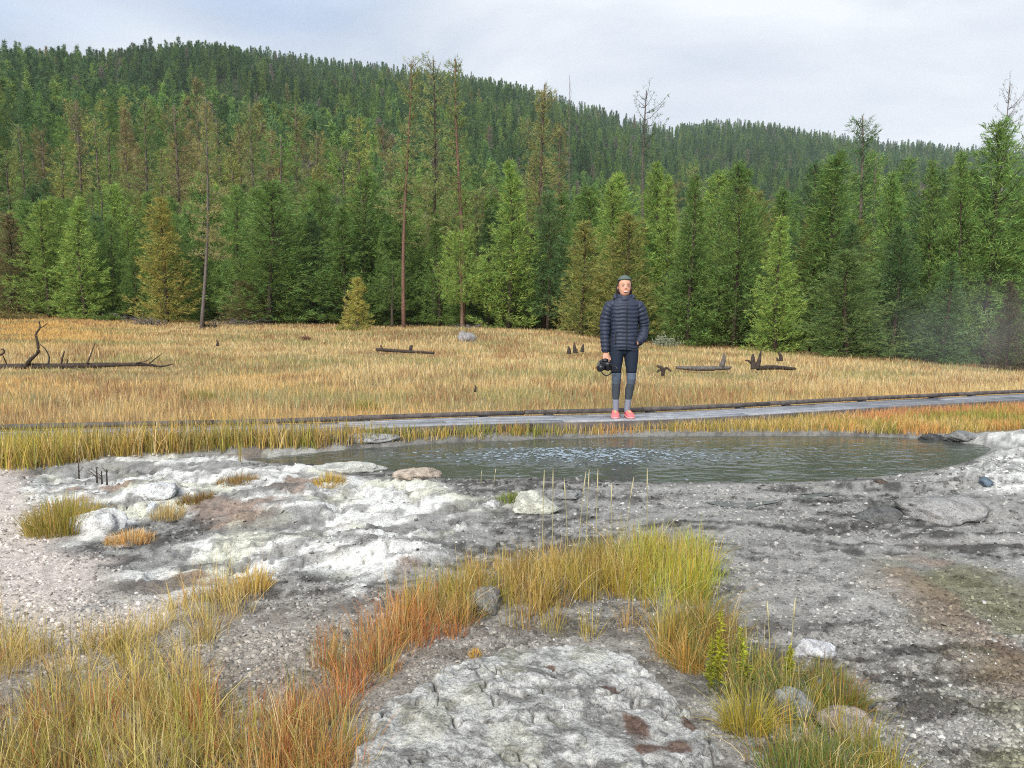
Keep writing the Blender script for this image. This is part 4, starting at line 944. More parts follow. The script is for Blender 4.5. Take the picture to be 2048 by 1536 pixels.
hero('pine_tree', YOUNG, 3, 1690, 722, 28, 500, 170, lin(118, 142, 84), 'wide pale green pine out in front on the right')
hero('pine_tree', YOUNG, 0, 1770, 722, 32, 345, 130, N_GREEN, 'green pine right of the tall broad pine')
hero('pine_tree', YOUNG, 5, 1850, 730, 31, 320, 130, N_GREEN, 'slim green pine left of the right hand giant')
hero('pine_tree', YOUNG, 1, 1905, 734, 30, 300, 110, N_GREEN, 'slim green spire beside the right hand giant')
hero('pine_tree', YOUNG, 3, 1972, 736, 30, 245, 200, N_GREEN, 'tallest bushy green pine at the right edge')
hero('bare_pine', BARE, 1, 1990, 730, 36, 165, 70, lin(150, 150, 140), 'pale leafless tree top poking above the right hand giant', bark=(1.6, 1.7, 1.8))
hero('pine_tree', YOUNG, 4, 2060, 740, 29, 370, 170, N_GREEN, 'green pine cut by the right edge')
hero('pine_tree', YOUNG, 2, 2012, 744, 26.5, 560, 90, lin(104, 96, 74), 'low brownish pine half veiled by steam at the right')
hero('pine_tree', YOUNG, 5, 1890, 736, 28, 520, 140, N_DEEP, 'low dark green pine veiled by steam')
# taller tan and brown trees behind the young pines
ORD = ['first', 'second', 'third', 'fourth', 'fifth', 'sixth', 'seventh', 'eighth', 'ninth', 'tenth', 'eleventh', 'twelfth', 'thirteenth', 'fourteenth', 'fifteenth', 'sixteenth', 'seventeenth']
BACK = [(55, 250, 0), (100, 262, 1), (170, 200, 1), (220, 262, 0), (262, 292, 1), (305, 205, 0), (362, 210, 1), (408, 150, 1), (445, 240, 0), (490, 255, 1), (510, 205, 0), (560, 258, 1), (600, 212, 0),
        (640, 268, 1), (690, 292, 0), (732, 232, 2), (770, 250, 1), (30, 300, 0), (140, 296, 2), (330, 300, 2), (470, 310, 2), (540, 330, 1), (1055, 235, 0), (1120, 250, 1), (1340, 360, 1), (1385, 335, 0), (205, 235, 2), (660, 345, 1), (620, 330, 0)]
for i, (u, vt, c) in enumerate(BACK):
    dep = 62 + (i * 7) % 17
    nm = ('tan', 'brown', 'yellowish')[c]; rank = sorted(q for q, _, cc in BACK if cc == c).index(u)
    hero('tall_pine', TALL, i, u, 620, dep, vt, 88 + (i * 13) % 40, ((N_TAN + N_GREEN) / 2, N_BROWN * 0.6 + N_OLIVE * 0.4, (N_YEL + N_LIGHT) / 2)[c],
         '%s %s tall pine from the left, rising behind the young green row' % (ORD[rank], nm), group=nm + ' tall pines behind the front row')
# the rest of the front rows
secs = [(0, 'at left edge of forest'), (200, 'beside yellowish olive pine'), (420, 'between grey trunk and sapling'), (720, 'around reddish trunks'), (960, 'left of person'),
        (1230, 'right of person'), (1480, 'behind forked stump'), (1720, 'toward right edge of forest')]
rg = np.random.default_rng(77)
cnt = 0; tries = 0; FILL = []
while cnt < 236 and tries < 20000:
    tries += 1
    u = rg.uniform(-130, 2180); D = float(np.interp(u, UE, DE)); dy = 1.2 + 21 * rg.random() ** 1.35
    y = D + dy; x = (u - 1024) / F * y
    if any((x - tx) ** 2 + (y - ty) ** 2 < (1.25 + 0.03 * dy) ** 2 for tx, ty in TREES): continue
    hgt = (rg.uniform(5.8, 9.4) + 0.07 * dy) * (D / 47) ** 0.2
    if dy < 5: hgt *= rg.uniform(0.6, 0.95)
    ci = int(rg.choice(4, p=[0.5, 0.25, 0.19, 0.06])); cname = ('mid green', 'light green', 'dark green', 'olive')[ci]
    sec = [s for q, s in secs if u >= q][-1] if u >= 0 else secs[0][1]
    kr = rg.random(); kd = TALL if (kr < 0.10 and dy > 4) else ROUND if kr > 0.93 else YOUNG
    hgt = hgt * (1.3 if kd is TALL else 0.8 if kd is ROUND else 1.0)
    FILL.append(tree('pine_tree', kd, int(rg.integers(8)), x, y, height=hgt, width=hgt / (8 if kd is YOUNG else 14 if kd is TALL else 6) * float(rg.uniform(0.95, 1.4)), col=(N_GREEN, N_LIGHT, N_DEEP, N_OLIVE)[ci], label=('short ' if hgt < 6 else 'tall ' if hgt > 8.2 else 'medium ') + cname + ' pine in the ' + ('front' if dy < 5 else 'middle' if dy < 12 else 'rear') + ' rows ' + sec, group=cname + ' young pines ' + sec))
    cnt += 1

by = {}
for o in FILL: by.setdefault(o['label'], []).append(o)
for lab, os_ in by.items():
    if len(os_) > 1:
        for k, o in enumerate(sorted(os_, key=lambda q: q.location.x / q.location.y)): o['label'] = '%s from left, ' % ORD[min(k, 16)] + lab

# ------------------------------------------------------------------ the forest on the hill: one mass of instanced trees
def far_tree(name, seed, Ht, rm, fine):
    tm, cm = pine_meshes(name, seed, Ht, 0.10, rm, 0.75, Ht * 0.035, (5, 7), rm * 0.11, Ht * 0.024, Ht * 0.0045, 5, 0.1, 0, 50) if fine else pine_meshes(name, seed, Ht, 0.10, rm, 0.75, Ht * 0.055, (4, 6), rm * 0.24, Ht * 0.045, Ht * 0.012, 5, 0.1, 0, 50)
    cm.materials.append(M['needle_far']); bpy.data.meshes.remove(tm); return cm
def forest():
    src = bpy.data.collections.new('forest_sources')
    for k in range(10):
        o = bpy.data.objects.new('forest_tree_%d' % k, far_tree('far', 700 + k, 12.0, (1.5, 1.8, 1.35, 1.65, 1.9, 1.5, 1.6, 1.9, 1.5, 1.75)[k], k >= 6)); src.objects.link(o)
    rg = np.random.default_rng(5); pts = []
    # depth bands, density thins with distance
    for y0, y1, per in ((50, 90, 9.0), (90, 160, 13), (160, 300, 18), (300, 520, 24), (520, 980, 34)):
        n = int((y1 ** 2 - y0 ** 2) * 0.78 / per)
        y = np.sqrt(rg.uniform(y0 ** 2, y1 ** 2, n)); a = rg.uniform(-0.78, 0.78, n)
        pts.append(np.stack([a * y, y], 1))
    p = np.concatenate(pts); x, y = p[:, 0], p[:, 1]; u = 1024 + F * x / y
    D = np.interp(u, UE, DE); R = np.interp(u, UR, DR)
    keep = (y > D + 11) & (y < R + 25)
    x, y, u = x[keep], y[keep], u[keep]; n = len(x)
    z = Hm(x, y)
    sc = rg.uniform(0.55, 1.22, n) * np.where(y < 90, 0.9, 1.0 + 0.22 * sstep(420, 160, y)); sxy = sc * rg.uniform(0.85, 1.2, n)
    c = np.array([N_GREEN * 0.95, N_DEEP, N_DEEP * 0.85, N_LIGHT * 0.85])[rg.choice(4, n, p=[0.30, 0.38, 0.20, 0.12])]
    br = rg.random(n) < 0.55 * sstep(210, 90, y) * sstep(1500, 900, u) * sstep(0.45, 0.62, fbm(x, y, 1 / 22.0, 3, 993)) + 0.025; c[br] = np.array([N_TAN, N_BROWN, N_OLIVE])[rg.choice(3, br.sum())]
    c = c * rg.uniform(0.72, 1.15, n)[:, None] * (1 - 0.18 * sstep(120, 350, y))[:, None] * (0.72 + 0.56 * fbm(x, y, 1 / 45.0, 4, 991))[:, None]
    dd = rg.random(n) < 0.03; c[dd] = lin(140, 132, 120) * rg.uniform(0.7, 1.0, dd.sum())[:, None]
    me = bpy.data.meshes.new('forest'); me.vertices.add(n); me.vertices.foreach_set('co', np.stack([x, y, z - 0.3], 1).astype(np.float32).ravel())
    def at(nm, ty, key, arr):
        me.attributes.new(nm, ty, 'POINT').data.foreach_set(key, np.ascontiguousarray(arr).ravel())
    at('scl', 'FLOAT_VECTOR', 'vector', np.stack([sxy, sxy, sc], 1).astype(np.float32))
    at('rot', 'FLOAT_VECTOR', 'vector', np.stack([rg.normal(0, 0.03, n), rg.normal(0, 0.03, n), rg.uniform(0, 6.28, n)], 1).astype(np.float32))
    at('vi', 'INT', 'value', np.where(y < 150, rg.integers(6, 10, n), rg.integers(0, 6, n)).astype(np.int32))
    at('tint', 'FLOAT_COLOR', 'color', np.concatenate([c, np.ones((n, 1))], 1).astype(np.float32))
    o = obj('forest', me); tag(o, 'dense conifer forest covering the hillside', 'forest', kind='stuff')
    g = bpy.data.node_groups.new('forest_scatter', 'GeometryNodeTree')
    g.interface.new_socket('Geometry', in_out='INPUT', socket_type='NodeSocketGeometry'); g.interface.new_socket('Geometry', in_out='OUTPUT', socket_type='NodeSocketGeometry')
    N = g.nodes.new; K = g.links.new
    gi, go = N('NodeGroupInput'), N('NodeGroupOutput'); ci = N('GeometryNodeCollectionInfo'); ci.inputs['Collection'].default_value = src
    ci.inputs['Separate Children'].default_value = True; ci.inputs['Reset Children'].default_value = True
    ip = N('GeometryNodeInstanceOnPoints'); ip.inputs['Pick Instance'].default_value = True
    def na(nm, ty):
        q = N('GeometryNodeInputNamedAttribute'); q.data_type = ty; q.inputs['Name'].default_value = nm; return [s for s in q.outputs if s.enabled and s.name == 'Attribute'][0]
    K(gi.outputs[0], ip.inputs['Points']); K(ci.outputs[0], ip.inputs['Instance']); K(na('vi', 'INT'), ip.inputs['Instance Index'])
    er = N('FunctionNodeEulerToRotation'); K(na('rot', 'FLOAT_VECTOR'), er.inputs[0]); K(er.outputs[0], ip.inputs['Rotation']); K(na('scl', 'FLOAT_VECTOR'), ip.inputs['Scale'])
    K(ip.outputs[0], go.inputs[0])
    md = o.modifiers.new('scatter', 'NODES'); md.node_group = g
    print('forest trees', n)
forest()

# ------------------------------------------------------------------ dead wood in the meadow
def bez(p, n=9):
    """Catmull-Rom through points"""
    p = np.asarray(p, float); q = np.concatenate([[2 * p[0] - p[1]], p, [2 * p[-1] - p[-2]]]); out = []
    for i in range(len(p) - 1):
        for t in np.linspace(0, 1, n, endpoint=False):
            a, b, c, d = q[i:i + 4]
            out.append(0.5 * (2 * b + (c - a) * t + (2 * a - 5 * b + 4 * c - d) * t * t + (3 * b - a - 3 * c + d) * t ** 3))
    return np.array(out + [p[-1]])
def px3(u, v, depth):
    a, s = ray(u, v); return np.array([a * depth, depth, CAMZ + s * depth])
def deadwood(name, label, cat, parts, mat, depth, origin):
    """parts: (part name, [(u, v, depth offset)...], [radii px])"""
    depth = min(gp(*origin)[1], 60.0) * 0.955
    o0 = px3(*origin, depth); o0[2] = h1(o0[0], o0[1])
    root = empty(name, o0, label, cat)
    for u, v, d in parts[0][1] + ([(u_, 732, 0) for u_ in range(-200, 340, 40)] if name == 'fallen_tree' else []):
        q = px3(u, v, depth + d)
        for back in (0.3, 1.2, 2.1): MEADOW_CUT.append((q[0] * (1 - back / depth), q[1] - back, 0.6, 0.55))
    for i, (pn, pts, rad) in enumerate(parts):
        P3 = np.array([px3(u, v, depth + d) for u, v, d in pts]) - o0
        c = bez(P3, 6); r = np.interp(np.linspace(0, 1, len(c)), np.linspace(0, 1, len(rad)), np.array(rad) * depth / F)
        r = r * (1 + (fbm(np.arange(len(c)) * 0.9, np.full(len(c), i * 3.1 + depth), 1, 2, 900) - 0.5) * 0.35)
        mb = MB(); mb.tube(c, r, 8 if max(rad) > 3 else 5); obj(pn, mb.mesh(pn, True), mat, root)
    return root
deadwood('fallen_tree', 'long dark fallen tree trunk with upright crooked branches lying in the meadow', 'fallen tree', [
    ('trunk', [(-260, 737, -0.6), (-60, 734, -0.2), (120, 732, 0), (250, 729, 0.2), (300, 730, 0.3), (322, 733, 0.3), (346, 728, 0.4)], [7, 6.5, 6, 4, 3, 2, 1]),
    ('branch', [(50, 734, -0.1), (62, 718, -0.2), (76, 704, -0.3), (74, 680, -0.3), (72, 668, -0.3), (80, 655, -0.3), (78, 642, -0.3)], [4, 3.6, 3, 2.4, 2, 1.5, 1]),
    ('branch', [(80, 656, -0.3), (88, 652, -0.3), (95, 646, -0.3)], [1.2, 1, 0.6]),
    ('branch', [(97, 728, 0), (98, 714, 0.1), (92, 700, 0.1), (80, 688, 0.1)], [2, 1.6, 1.2, 0.8]),
    ('branch', [(122, 730, 0), (125, 715, 0), (129, 702, 0)], [2.2, 1.8, 1]),
    ('branch', [(174, 728, 0), (182, 708, 0.1), (190, 686, 0.2)], [1.8, 1.3, 0.8]),
    ('branch', [(134, 730, 0), (135, 718, 0)], [1.4, 0.8]),
    ('branch', [(296, 730, 0.3), (310, 718, 0.3), (325, 707, 0.3)], [1.5, 1.2, 0.7]),
    ('branch', [(272, 726, 0.2), (292, 722, 0.2), (305, 713, 0.2)], [1.2, 1, 0.6]),
    ('branch', [(132, 732, 0), (134, 740, -0.2)], [1.6, 1]),
    ('branch', [(144, 736, -0.3), (165, 742, -0.4)], [1.4, 0.8]),
    ('branch', [(-20, 712, -0.2), (-4, 711, -0.2), (8, 706, -0.2), (6, 698, -0.2), (2, 700, -0.2)], [2.4, 2.2, 2, 1.4, 0.8]),
    ('branch', [(16, 734, 0), (10, 720, -0.1), (6, 712, -0.2)], [1.4, 1.2, 1])], M['charwood'], 20.0, (150, 732))
deadwood('fallen_log', 'low dark red brown log with two stubs lying below the knoll', 'log', [
    ('trunk', [(752, 699, 0), (800, 702, 0), (868, 706, -0.3)], [3.4, 3.2, 2.4]), ('stub', [(766, 702, 0), (763, 695, 0), (761, 690, 0)], [3, 2.4, 1]), ('stub', [(820, 704, 0), (822, 695, 0), (824, 690, 0)], [4, 3.4, 2])], M['charwood'], 29.0, (800, 704))
for nm, lab, pts in (('stump', 'tallest spiky dark stump left of the standing person', [(1150, 706), (1149, 694), (1148, 684)]), ('stump', 'small dark stump left of the tallest spiky one', [(1137, 708), (1138, 698), (1136, 692)]), ('stump', 'dark stump right of the tallest spiky one, nearest the person', [(1163, 704), (1165, 696), (1167, 688)])):
    deadwood(nm, lab, 'stump', [('spike', [(u, v, 0) for u, v in pts], [4, 3, 1.0]), ('spike', [(pts[0][0] + 3, pts[0][1], 0), (pts[0][0] + 4, pts[0][1] - 9, 0)], [3, 1])], M['charwood'], 26.0, (pts[0][0], pts[0][1] + 2))
deadwood('root_wad', 'small dark upturned root piece right of the standing person', 'root', [
    ('root', [(1325, 752, 0), (1326, 742, 0), (1322, 735, 0), (1314, 732, 0)], [4, 4, 3.5, 2]), ('root', [(1325, 742, 0), (1333, 736, 0), (1342, 742, -0.1)], [3, 2.6, 1.6]), ('root', [(1322, 740, 0), (1316, 742, 0), (1314, 746, 0)], [2.6, 2, 1])], M['charwood'], 16.0, (1325, 750))
deadwood('fallen_log', 'grey log with an upright pointed snag at its right end', 'log', [
    ('trunk', [(1352, 735, 0), (1395, 737, 0), (1440, 736, 0), (1462, 735, 0)], [3, 5, 5, 2]), ('snag', [(1440, 738, 0), (1447, 722, 0), (1449, 706, 0)], [6, 4.4, 1.4]), ('root', [(1445, 736, 0), (1456, 739, 0), (1463, 733, 0)], [3, 2, 1])], M['deadwood'], 19.0, (1430, 742))
deadwood('stump', 'forked charred stump with a grey log trailing to the right', 'stump', [
    ('prong', [(1508, 738, 0), (1506, 722, 0), (1506, 708, 0)], [6, 5, 2]), ('prong', [(1512, 738, 0), (1518, 722, 0), (1522, 702, 0)], [6, 4.4, 1.2]), ('prong', [(1506, 730, 0), (1498, 722, 0), (1490, 721, 0)], [3, 2.2, 1.2]),
    ('log', [(1515, 736, 0), (1550, 735, 0.3), (1590, 738, 0.6)], [5, 4.6, 3])], M['charwood'], 20.0, (1512, 742))
deadwood('stump', 'short curved dark stump at the far right of the meadow', 'stump', [('prong', [(1562, 722, 0), (1561, 712, 0), (1556, 703, 0)], [4.5, 3.6, 1.4]), ('prong', [(1556, 722, 0), (1554, 715, 0)], [3, 1.5])], M['charwood'], 23.0, (1560, 724))
deadwood('stump', 'tiny dark snag in the meadow behind the boardwalk', 'stump', [('prong', [(950, 784, 0), (951, 776, 0), (950, 770, 0)], [3, 2.2, 0.8]), ('prong', [(948, 780, 0), (955, 775, 0)], [1.6, 0.8])], M['charwood'], 13.2, (950, 785))
deadwood('stump', 'tiny dark snag right of the grey bare trunk', 'stump', [('prong', [(434, 692, 0), (435, 685, 0), (433, 680, 0)], [3, 2, 1]), ('prong', [(437, 691, 0), (438, 686, 0)], [1.8, 0.8])], M['charwood'], 30.0, (435, 693))
def brush(u, v, wpx, hpx, label, seed, mat, depth, n=46):
    rg = np.random.default_rng(seed); o0 = px3(u, v, depth); o0[2] = h1(o0[0], o0[1]); Wm, Hh = wpx * depth / F, hpx * depth / F
    mb = MB()
    for k in range(n):
        a = np.array([rg.uniform(-0.5, 0.5) * Wm, rg.uniform(-0.3, 0.3) * Wm, rg.uniform(0, 0.4) * Hh]); d = np.array([rg.normal(0, 0.28) * Wm, rg.normal(0, 0.2) * Wm, rg.uniform(0.1, 0.9) * Hh])
        mid = a + d * 0.5 + rg.normal(0, 0.05, 3) * Wm
        mb.tube(bez([a, mid, a + d], 3), np.linspace(0.035, 0.012, 7) * rg.uniform(0.5, 1.2), 5)
    tag(obj('brush_pile', mb.mesh('brush_pile', True), mat, loc=o0), label, 'brush pile')
brush(303, 660, 60, 14, 'tangled grey brown brush pile in front of the yellowish pine', 931, M['deadwood'], 43)
brush(245, 640, 60, 16, 'pale grey dead branches at the forest edge left of the brush pile', 932, M['deadwood'], 47.5)
brush(460, 652, 90, 10, 'low grey branches lying right of the grey trunk', 933, M['deadwood'], 44)
brush(935, 662, 50, 12, 'dead branches at the foot of the round crowned pine', 934, M['deadwood'], 42)
brush(420, 656, 26, 16, 'small dark root tangle at the foot of the grey trunk', 935, M['charwood'], 40.3, 24)
def shrub(u, v, wpx, hpx, label, seed, c0, depth, n=900):
    rg = np.random.default_rng(seed); o0 = px3(u, v, depth); o0[2] = h1(o0[0], o0[1]); Wm, Hh = wpx * depth / F, hpx * depth / F
    root = empty('shrub', o0, label, 'shrub')
    st = MB(); tips = []
    for k in range(16):
        az = rg.uniform(0, 6.28); r = Wm * 0.5 * math.sqrt(rg.random()); h = Hh * (1 - 0.5 * (r / (Wm * 0.5)) ** 2) * rg.uniform(0.6, 1.0)
        e = np.array([r * math.cos(az), r * math.sin(az), h]); st.tube(bez([(0, 0, 0), e * [0.5, 0.5, 0.6], e], 4), np.linspace(0.02, 0.006, 9), 4); tips.append(e)
    obj('stems', st.mesh('stems'), M['deadwood'], root)
    tips = np.array(tips); i = rg.integers(0, 16, n); b = tips[i] * rg.uniform(0.35, 1.05, n)[:, None] + rg.normal(0, 0.09, (n, 3)) * [Wm, Wm, Hh]; b[:, 2] = np.abs(b[:, 2])
    d = rg.normal(0, 1, (n, 3)) + [0, 0, 0.6]; d /= np.linalg.norm(d, axis=1)[:, None]; s_ = np.cross(d, rg.normal(0, 1, (n, 3))); s_ /= np.linalg.norm(s_, axis=1)[:, None]
    l = 0.11 * rg.uniform(0.6, 1.3, n) * depth / 35
    V = np.stack([b - s_ * (l * 0.2)[:, None], b + s_ * (l * 0.2)[:, None], b + d * l[:, None]], 1).reshape(-1, 3)
    obj('leaves', new_mesh('leaves', V, np.arange(n * 3).reshape(-1, 3), None, np.repeat(c0 * rg.uniform(0.7, 1.3, n)[:, None], 3, 0)), M['grass'], root)
shrub(1332, 698, 56, 26, 'grey green sagebrush at the forest edge right of the person', 941, lin(150, 156, 128), 33)
shrub(20, 640, 110, 22, 'low brown green shrub at the far left forest edge', 942, lin(124, 114, 64), 47)
shrub(215, 646, 60, 14, 'low green bush left of the brush pile', 943, lin(96, 116, 52), 46)
shrub(1268, 690, 26, 30, 'small rust coloured dead bush just right of the person', 944, lin(140, 96, 70), 30, 400)
shrub(700, 664, 60, 18, 'green bush at the foot of the sapling', 945, lin(134, 136, 66), 37.6, 500)
shrub(612, 684, 22, 12, 'tiny reddish bush in the meadow left of the sapling', 946, lin(132, 96, 80), 30, 200)

meadow()

# ------------------------------------------------------------------ the person on the boardwalk
PX, PY = onz(1246, 834, DECKZ)
PY = float(PY); PX = float(PX); PZ = DECKZ + 0.004
M['skin'] = material('skin', lin(214, 158, 132), rough=0.5, spec=0.35)
M['jacket'] = material('navy_jacket', lin(48, 54, 70), rough=0.55, spec=0.3, noise=(25, 0.85, 1.12))
M['legging'] = material('navy_leggings', lin(38, 46, 60), rough=0.75, spec=0.2)
M['kneepatch'] = material('slate_knee_panel', lin(92, 102, 116), rough=0.75, spec=0.2)
M['calf'] = material('charcoal_lower_leg', lin(66, 72, 78), rough=0.75, spec=0.2)
M['sock'] = material('grey_sock', lin(126, 130, 142), rough=0.9, spec=0.1)
M['shoe'] = material('coral_shoe', lin(240, 112, 116), rough=0.6, spec=0.3)
M['lace'] = material('green_lace', lin(150, 190, 120), rough=0.7)
M['sole'] = material('shoe_sole', lin(226, 150, 150), rough=0.7)
M['hair'] = material('dark_hair', lin(44, 32, 28), rough=0.5, spec=0.4, noise=(60, 0.7, 1.3))
M['cap'] = material('grey_green_headband', lin(92, 104, 98), rough=0.85, spec=0.1)
M['white'] = material('teeth', (0.8, 0.78, 0.75), rough=0.4)
M['lip'] = material('lip', lin(168, 76, 76), rough=0.5)
M['eye'] = material('eye_dark', lin(40, 28, 24), rough=0.3)
M['brow'] = material('brow', lin(92, 64, 52), rough=0.8)
M['blackp'] = material('camera_black', (0.018, 0.018, 0.02), rough=0.4, spec=0.5)
M['glass'] = material('lens_glass', (0.01, 0.012, 0.02), rough=0.05, spec=0.8)
M['greyp'] = material('camera_grey', (0.12, 0.12, 0.12), rough=0.5)
def ring(c, rx, ry, m=28, p=2.3, tilt=None):
    th = np.arange(m) * 2 * math.pi / m
    cx = np.sign(np.cos(th)) * np.abs(np.cos(th)) ** (2 / p); sx = np.sign(np.sin(th)) * np.abs(np.sin(th)) ** (2 / p)
    return np.stack([c[0] + rx * cx, c[1] + ry * sx, np.full(m, c[2])], 1)
def loft(mb, tab, m=28, p=2.3, sub=6, fz=None, cap=True):
    """tab rows: z, cx, cy, rx, ry"""
    tab = np.array(tab, float); z = np.linspace(tab[0, 0], tab[-1, 0], (len(tab) - 1) * sub + 1)
    order = np.argsort(tab[:, 0]); R = []
    for q in z:
        cx, cy_, rx, ry = [np.interp(q, tab[order, 0], tab[order, k]) for k in (1, 2, 3, 4)]
        g = fz(q) if fz else 0
        R.append(ring((cx, cy_, q), rx + g, ry + g, m, p))
    mb.rings(R, cap)
def limb(mb, pts, rad, m=16, n=8, amp=None):
    c = bez(pts, n); L_ = np.concatenate([[0], np.cumsum(np.linalg.norm(np.diff(c, axis=0), axis=1))]); r = np.interp(np.linspace(0, 1, len(c)), np.linspace(0, 1, len(rad)), rad)
    if amp:
        cc = np.stack([np.interp(np.linspace(0, L_[-1], 90), L_, c[:, k]) for k in range(3)], 1); s = np.linspace(0, L_[-1], 90)
        r = np.interp(s, L_, r) + amp[0] * (np.abs(np.sin(math.pi * s / amp[1])) ** 0.6 - 0.6); c = cc
    mb.tube(c, r, m)
person = None
def build_person():
    global person
    b = MB()
    # head with jaw, neck, trunk, limbs: overlapping volumes fused into one skin
    head = [(1.455, 0, -0.035, 0.020, 0.022), (1.465, 0, -0.030, 0.038, 0.046), (1.49, 0, -0.018, 0.054, 0.074), (1.52, 0, -0.006, 0.065, 0.088), (1.56, 0, 0.0, 0.073, 0.094), (1.60, 0, 0.002, 0.077, 0.097), (1.64, 0, 0.004, 0.074, 0.094), (1.67, 0, 0.006, 0.062, 0.080), (1.69, 0, 0.008, 0.042, 0.056), (1.70, 0, 0.008, 0.015, 0.02)]
    loft(b, head, 28, 2.1, 3)
    limb(b, [(0, -0.088, 1.585), (0, -0.100, 1.56), (0, -0.104, 1.549)], [0.009, 0.011, 0.012], 10)
    for s in (-1, 1):
        b.ell((s * 0.011, -0.094, 1.547), (0.009, 0.010, 0.008), 10, 6); b.ell((s * 0.078, 0.006, 1.565), (0.010, 0.016, 0.028), 10, 8); b.ell((s * 0.036, -0.064, 1.540), (0.022, 0.018, 0.016), 10, 8)
    limb(b, [(0, 0.01, 1.36), (0, 0.005, 1.43), (0, 0.0, 1.50)], [0.062, 0.054, 0.052], 16)
    loft(b, [(0.84, 0, 0, 0.12, 0.08), (0.90, 0, 0, 0.15, 0.10), (1.05, 0, 0, 0.13, 0.095), (1.25, 0, 0, 0.155, 0.11), (1.34, 0, 0, 0.13, 0.08), (1.39, 0, 0, 0.07, 0.05)], 24)
    limb(b, [(-0.12, 0, 1.34), (-0.225, 0.01, 1.09), (-0.226, -0.03, 0.80), (-0.222, -0.045, 0.77)], [0.05, 0.042, 0.03, 0.028], 12)
    limb(b, [(0.12, 0, 1.34), (0.24, 0.03, 1.09), (0.185, -0.065, 0.94), (0.13, -0.06, 0.89)], [0.05, 0.042, 0.034, 0.03], 12)
    limb(b, [(-0.085, 0, 0.86), (-0.089, -0.012, 0.47), (-0.088, 0.01, 0.10)], [0.07, 0.036, 0.024], 14)
    limb(b, [(0.085, 0, 0.86), (0.091, -0.012, 0.47), (0.05, 0.01, 0.10)], [0.07, 0.036, 0.024], 14)
    # right hand: palm, four fingers closing over the camera, thumb on its side
    b.ell((-0.222, -0.052, 0.742), (0.040, 0.020, 0.045), 14, 8)
    for k, (fx, ln) in enumerate(((-0.252, 0.062), (-0.232, 0.072), (-0.212, 0.068), (-0.194, 0.054))):
        limb(b, [(fx, -0.055, 0.720), (fx - 0.002, -0.078, 0.720 - ln * 0.35), (fx, -0.090, 0.720 - ln * 0.8), (fx + 0.002, -0.082, 0.720 - ln * 1.15)], [0.0105, 0.0095, 0.0085, 0.007], 8, 4)
    limb(b, [(-0.190, -0.045, 0.752), (-0.172, -0.040, 0.722), (-0.170, -0.052, 0.690)], [0.013, 0.011, 0.009], 8, 4)
    me = b.mesh('person', True)
    person = obj('person', me, M['skin'], loc=(PX, PY, PZ))
    md = person.modifiers.new('fuse', 'REMESH'); md.mode = 'VOXEL'; md.voxel_size = 0.0065; md.use_smooth_shade = True
    sm = person.modifiers.new('smooth', 'SMOOTH'); sm.factor = 0.5; sm.iterations = 2
    tag(person, 'person in navy quilted jacket and dark leggings standing on the boardwalk holding a camera', 'person')
    # jacket
    j = MB(); q = 0.046
    fz = lambda z: 0.014 * (abs(math.sin(math.pi * (z - 0.83) / q)) ** 0.55 - 0.6) if z < 1.40 else 0.0
    loft(j, [(0.815, 0.004, 0, 0.168, 0.128), (0.86, 0.004, 0, 0.172, 0.135), (1.0, 0.004, 0, 0.164, 0.130), (1.12, 0.003, 0, 0.162, 0.128), (1.26, 0.002, 0, 0.172, 0.132), (1.34, 0, 0, 0.172, 0.126), (1.385, 0, 0.004, 0.155, 0.108), (1.415, 0, 0.006, 0.125, 0.093), (1.44, 0, 0.006, 0.098, 0.088)], 40, 2.5, 9, fz)
    for arr in j.V:
        th_ = np.arctan2(arr[:, 1], arr[:, 0]); w_ = fbm(th_ * 2.2 + 9, arr[:, 2] * 7, 1.0, 3, 977) - 0.5; w2 = fbm(th_ * 5 + 4, arr[:, 2] * 26, 1.0, 2, 979) - 0.5
        arr[:, 2] += w_ * 0.026 * (arr[:, 2] < 1.40); arr[:, :2] *= (1 + w2 * 0.07 + w_ * 0.05)[:, None]
    obj('jacket', j.mesh('jacket', True), M['jacket'], person)
    for pts, rad in (([(-0.105, 0.0, 1.365), (-0.172, 0.0, 1.335), (-0.212, 0.004, 1.24), (-0.228, 0.01, 1.09), (-0.228, -0.02, 0.90), (-0.224, -0.035, 0.79)], [0.056, 0.070, 0.066, 0.060, 0.055, 0.048]),
                     ([(0.105, 0.0, 1.365), (0.172, 0.0, 1.335), (0.215, 0.008, 1.24), (0.246, 0.03, 1.09), (0.215, -0.05, 0.97), (0.150, -0.085, 0.90)], [0.056, 0.070, 0.066, 0.060, 0.057, 0.048])):
        s = MB(); limb(s, pts, rad, 20, 8, (0.013, q * 1.05))
        for arr in s.V: arr += ((fbm(arr[:, 2] * 11 + arr[:, 0] * 14, arr[:, 1] * 16 + arr[:, 2] * 3, 1.0, 3, 981) - 0.5) * 0.026)[:, None] * np.array([1, 0.6, 0.5])
        obj('sleeve', s.mesh('sleeve', True), M['jacket'], person)
    c = MB(); R = []
    for z, r1, r2 in ((1.415, 0.098, 0.094), (1.44, 0.092, 0.094), (1.465, 0.086, 0.094), (1.488, 0.082, 0.094), (1.492, 0.074, 0.086), (1.465, 0.072, 0.082), (1.43, 0.072, 0.08)):
        rr = ring((0, -0.002, z), r1, r2, 30, 2.1); rr[:, 2] -= 0.030 * np.clip(-rr[:, 1] / 0.09, 0, 1) ** 2 * (z > 1.43); R.append(rr)
    c.rings(R, False); obj('collar', c.mesh('collar', True), M['jacket'], person)
    h = MB(); a = np.linspace(-0.35, math.pi + 0.35, 26)
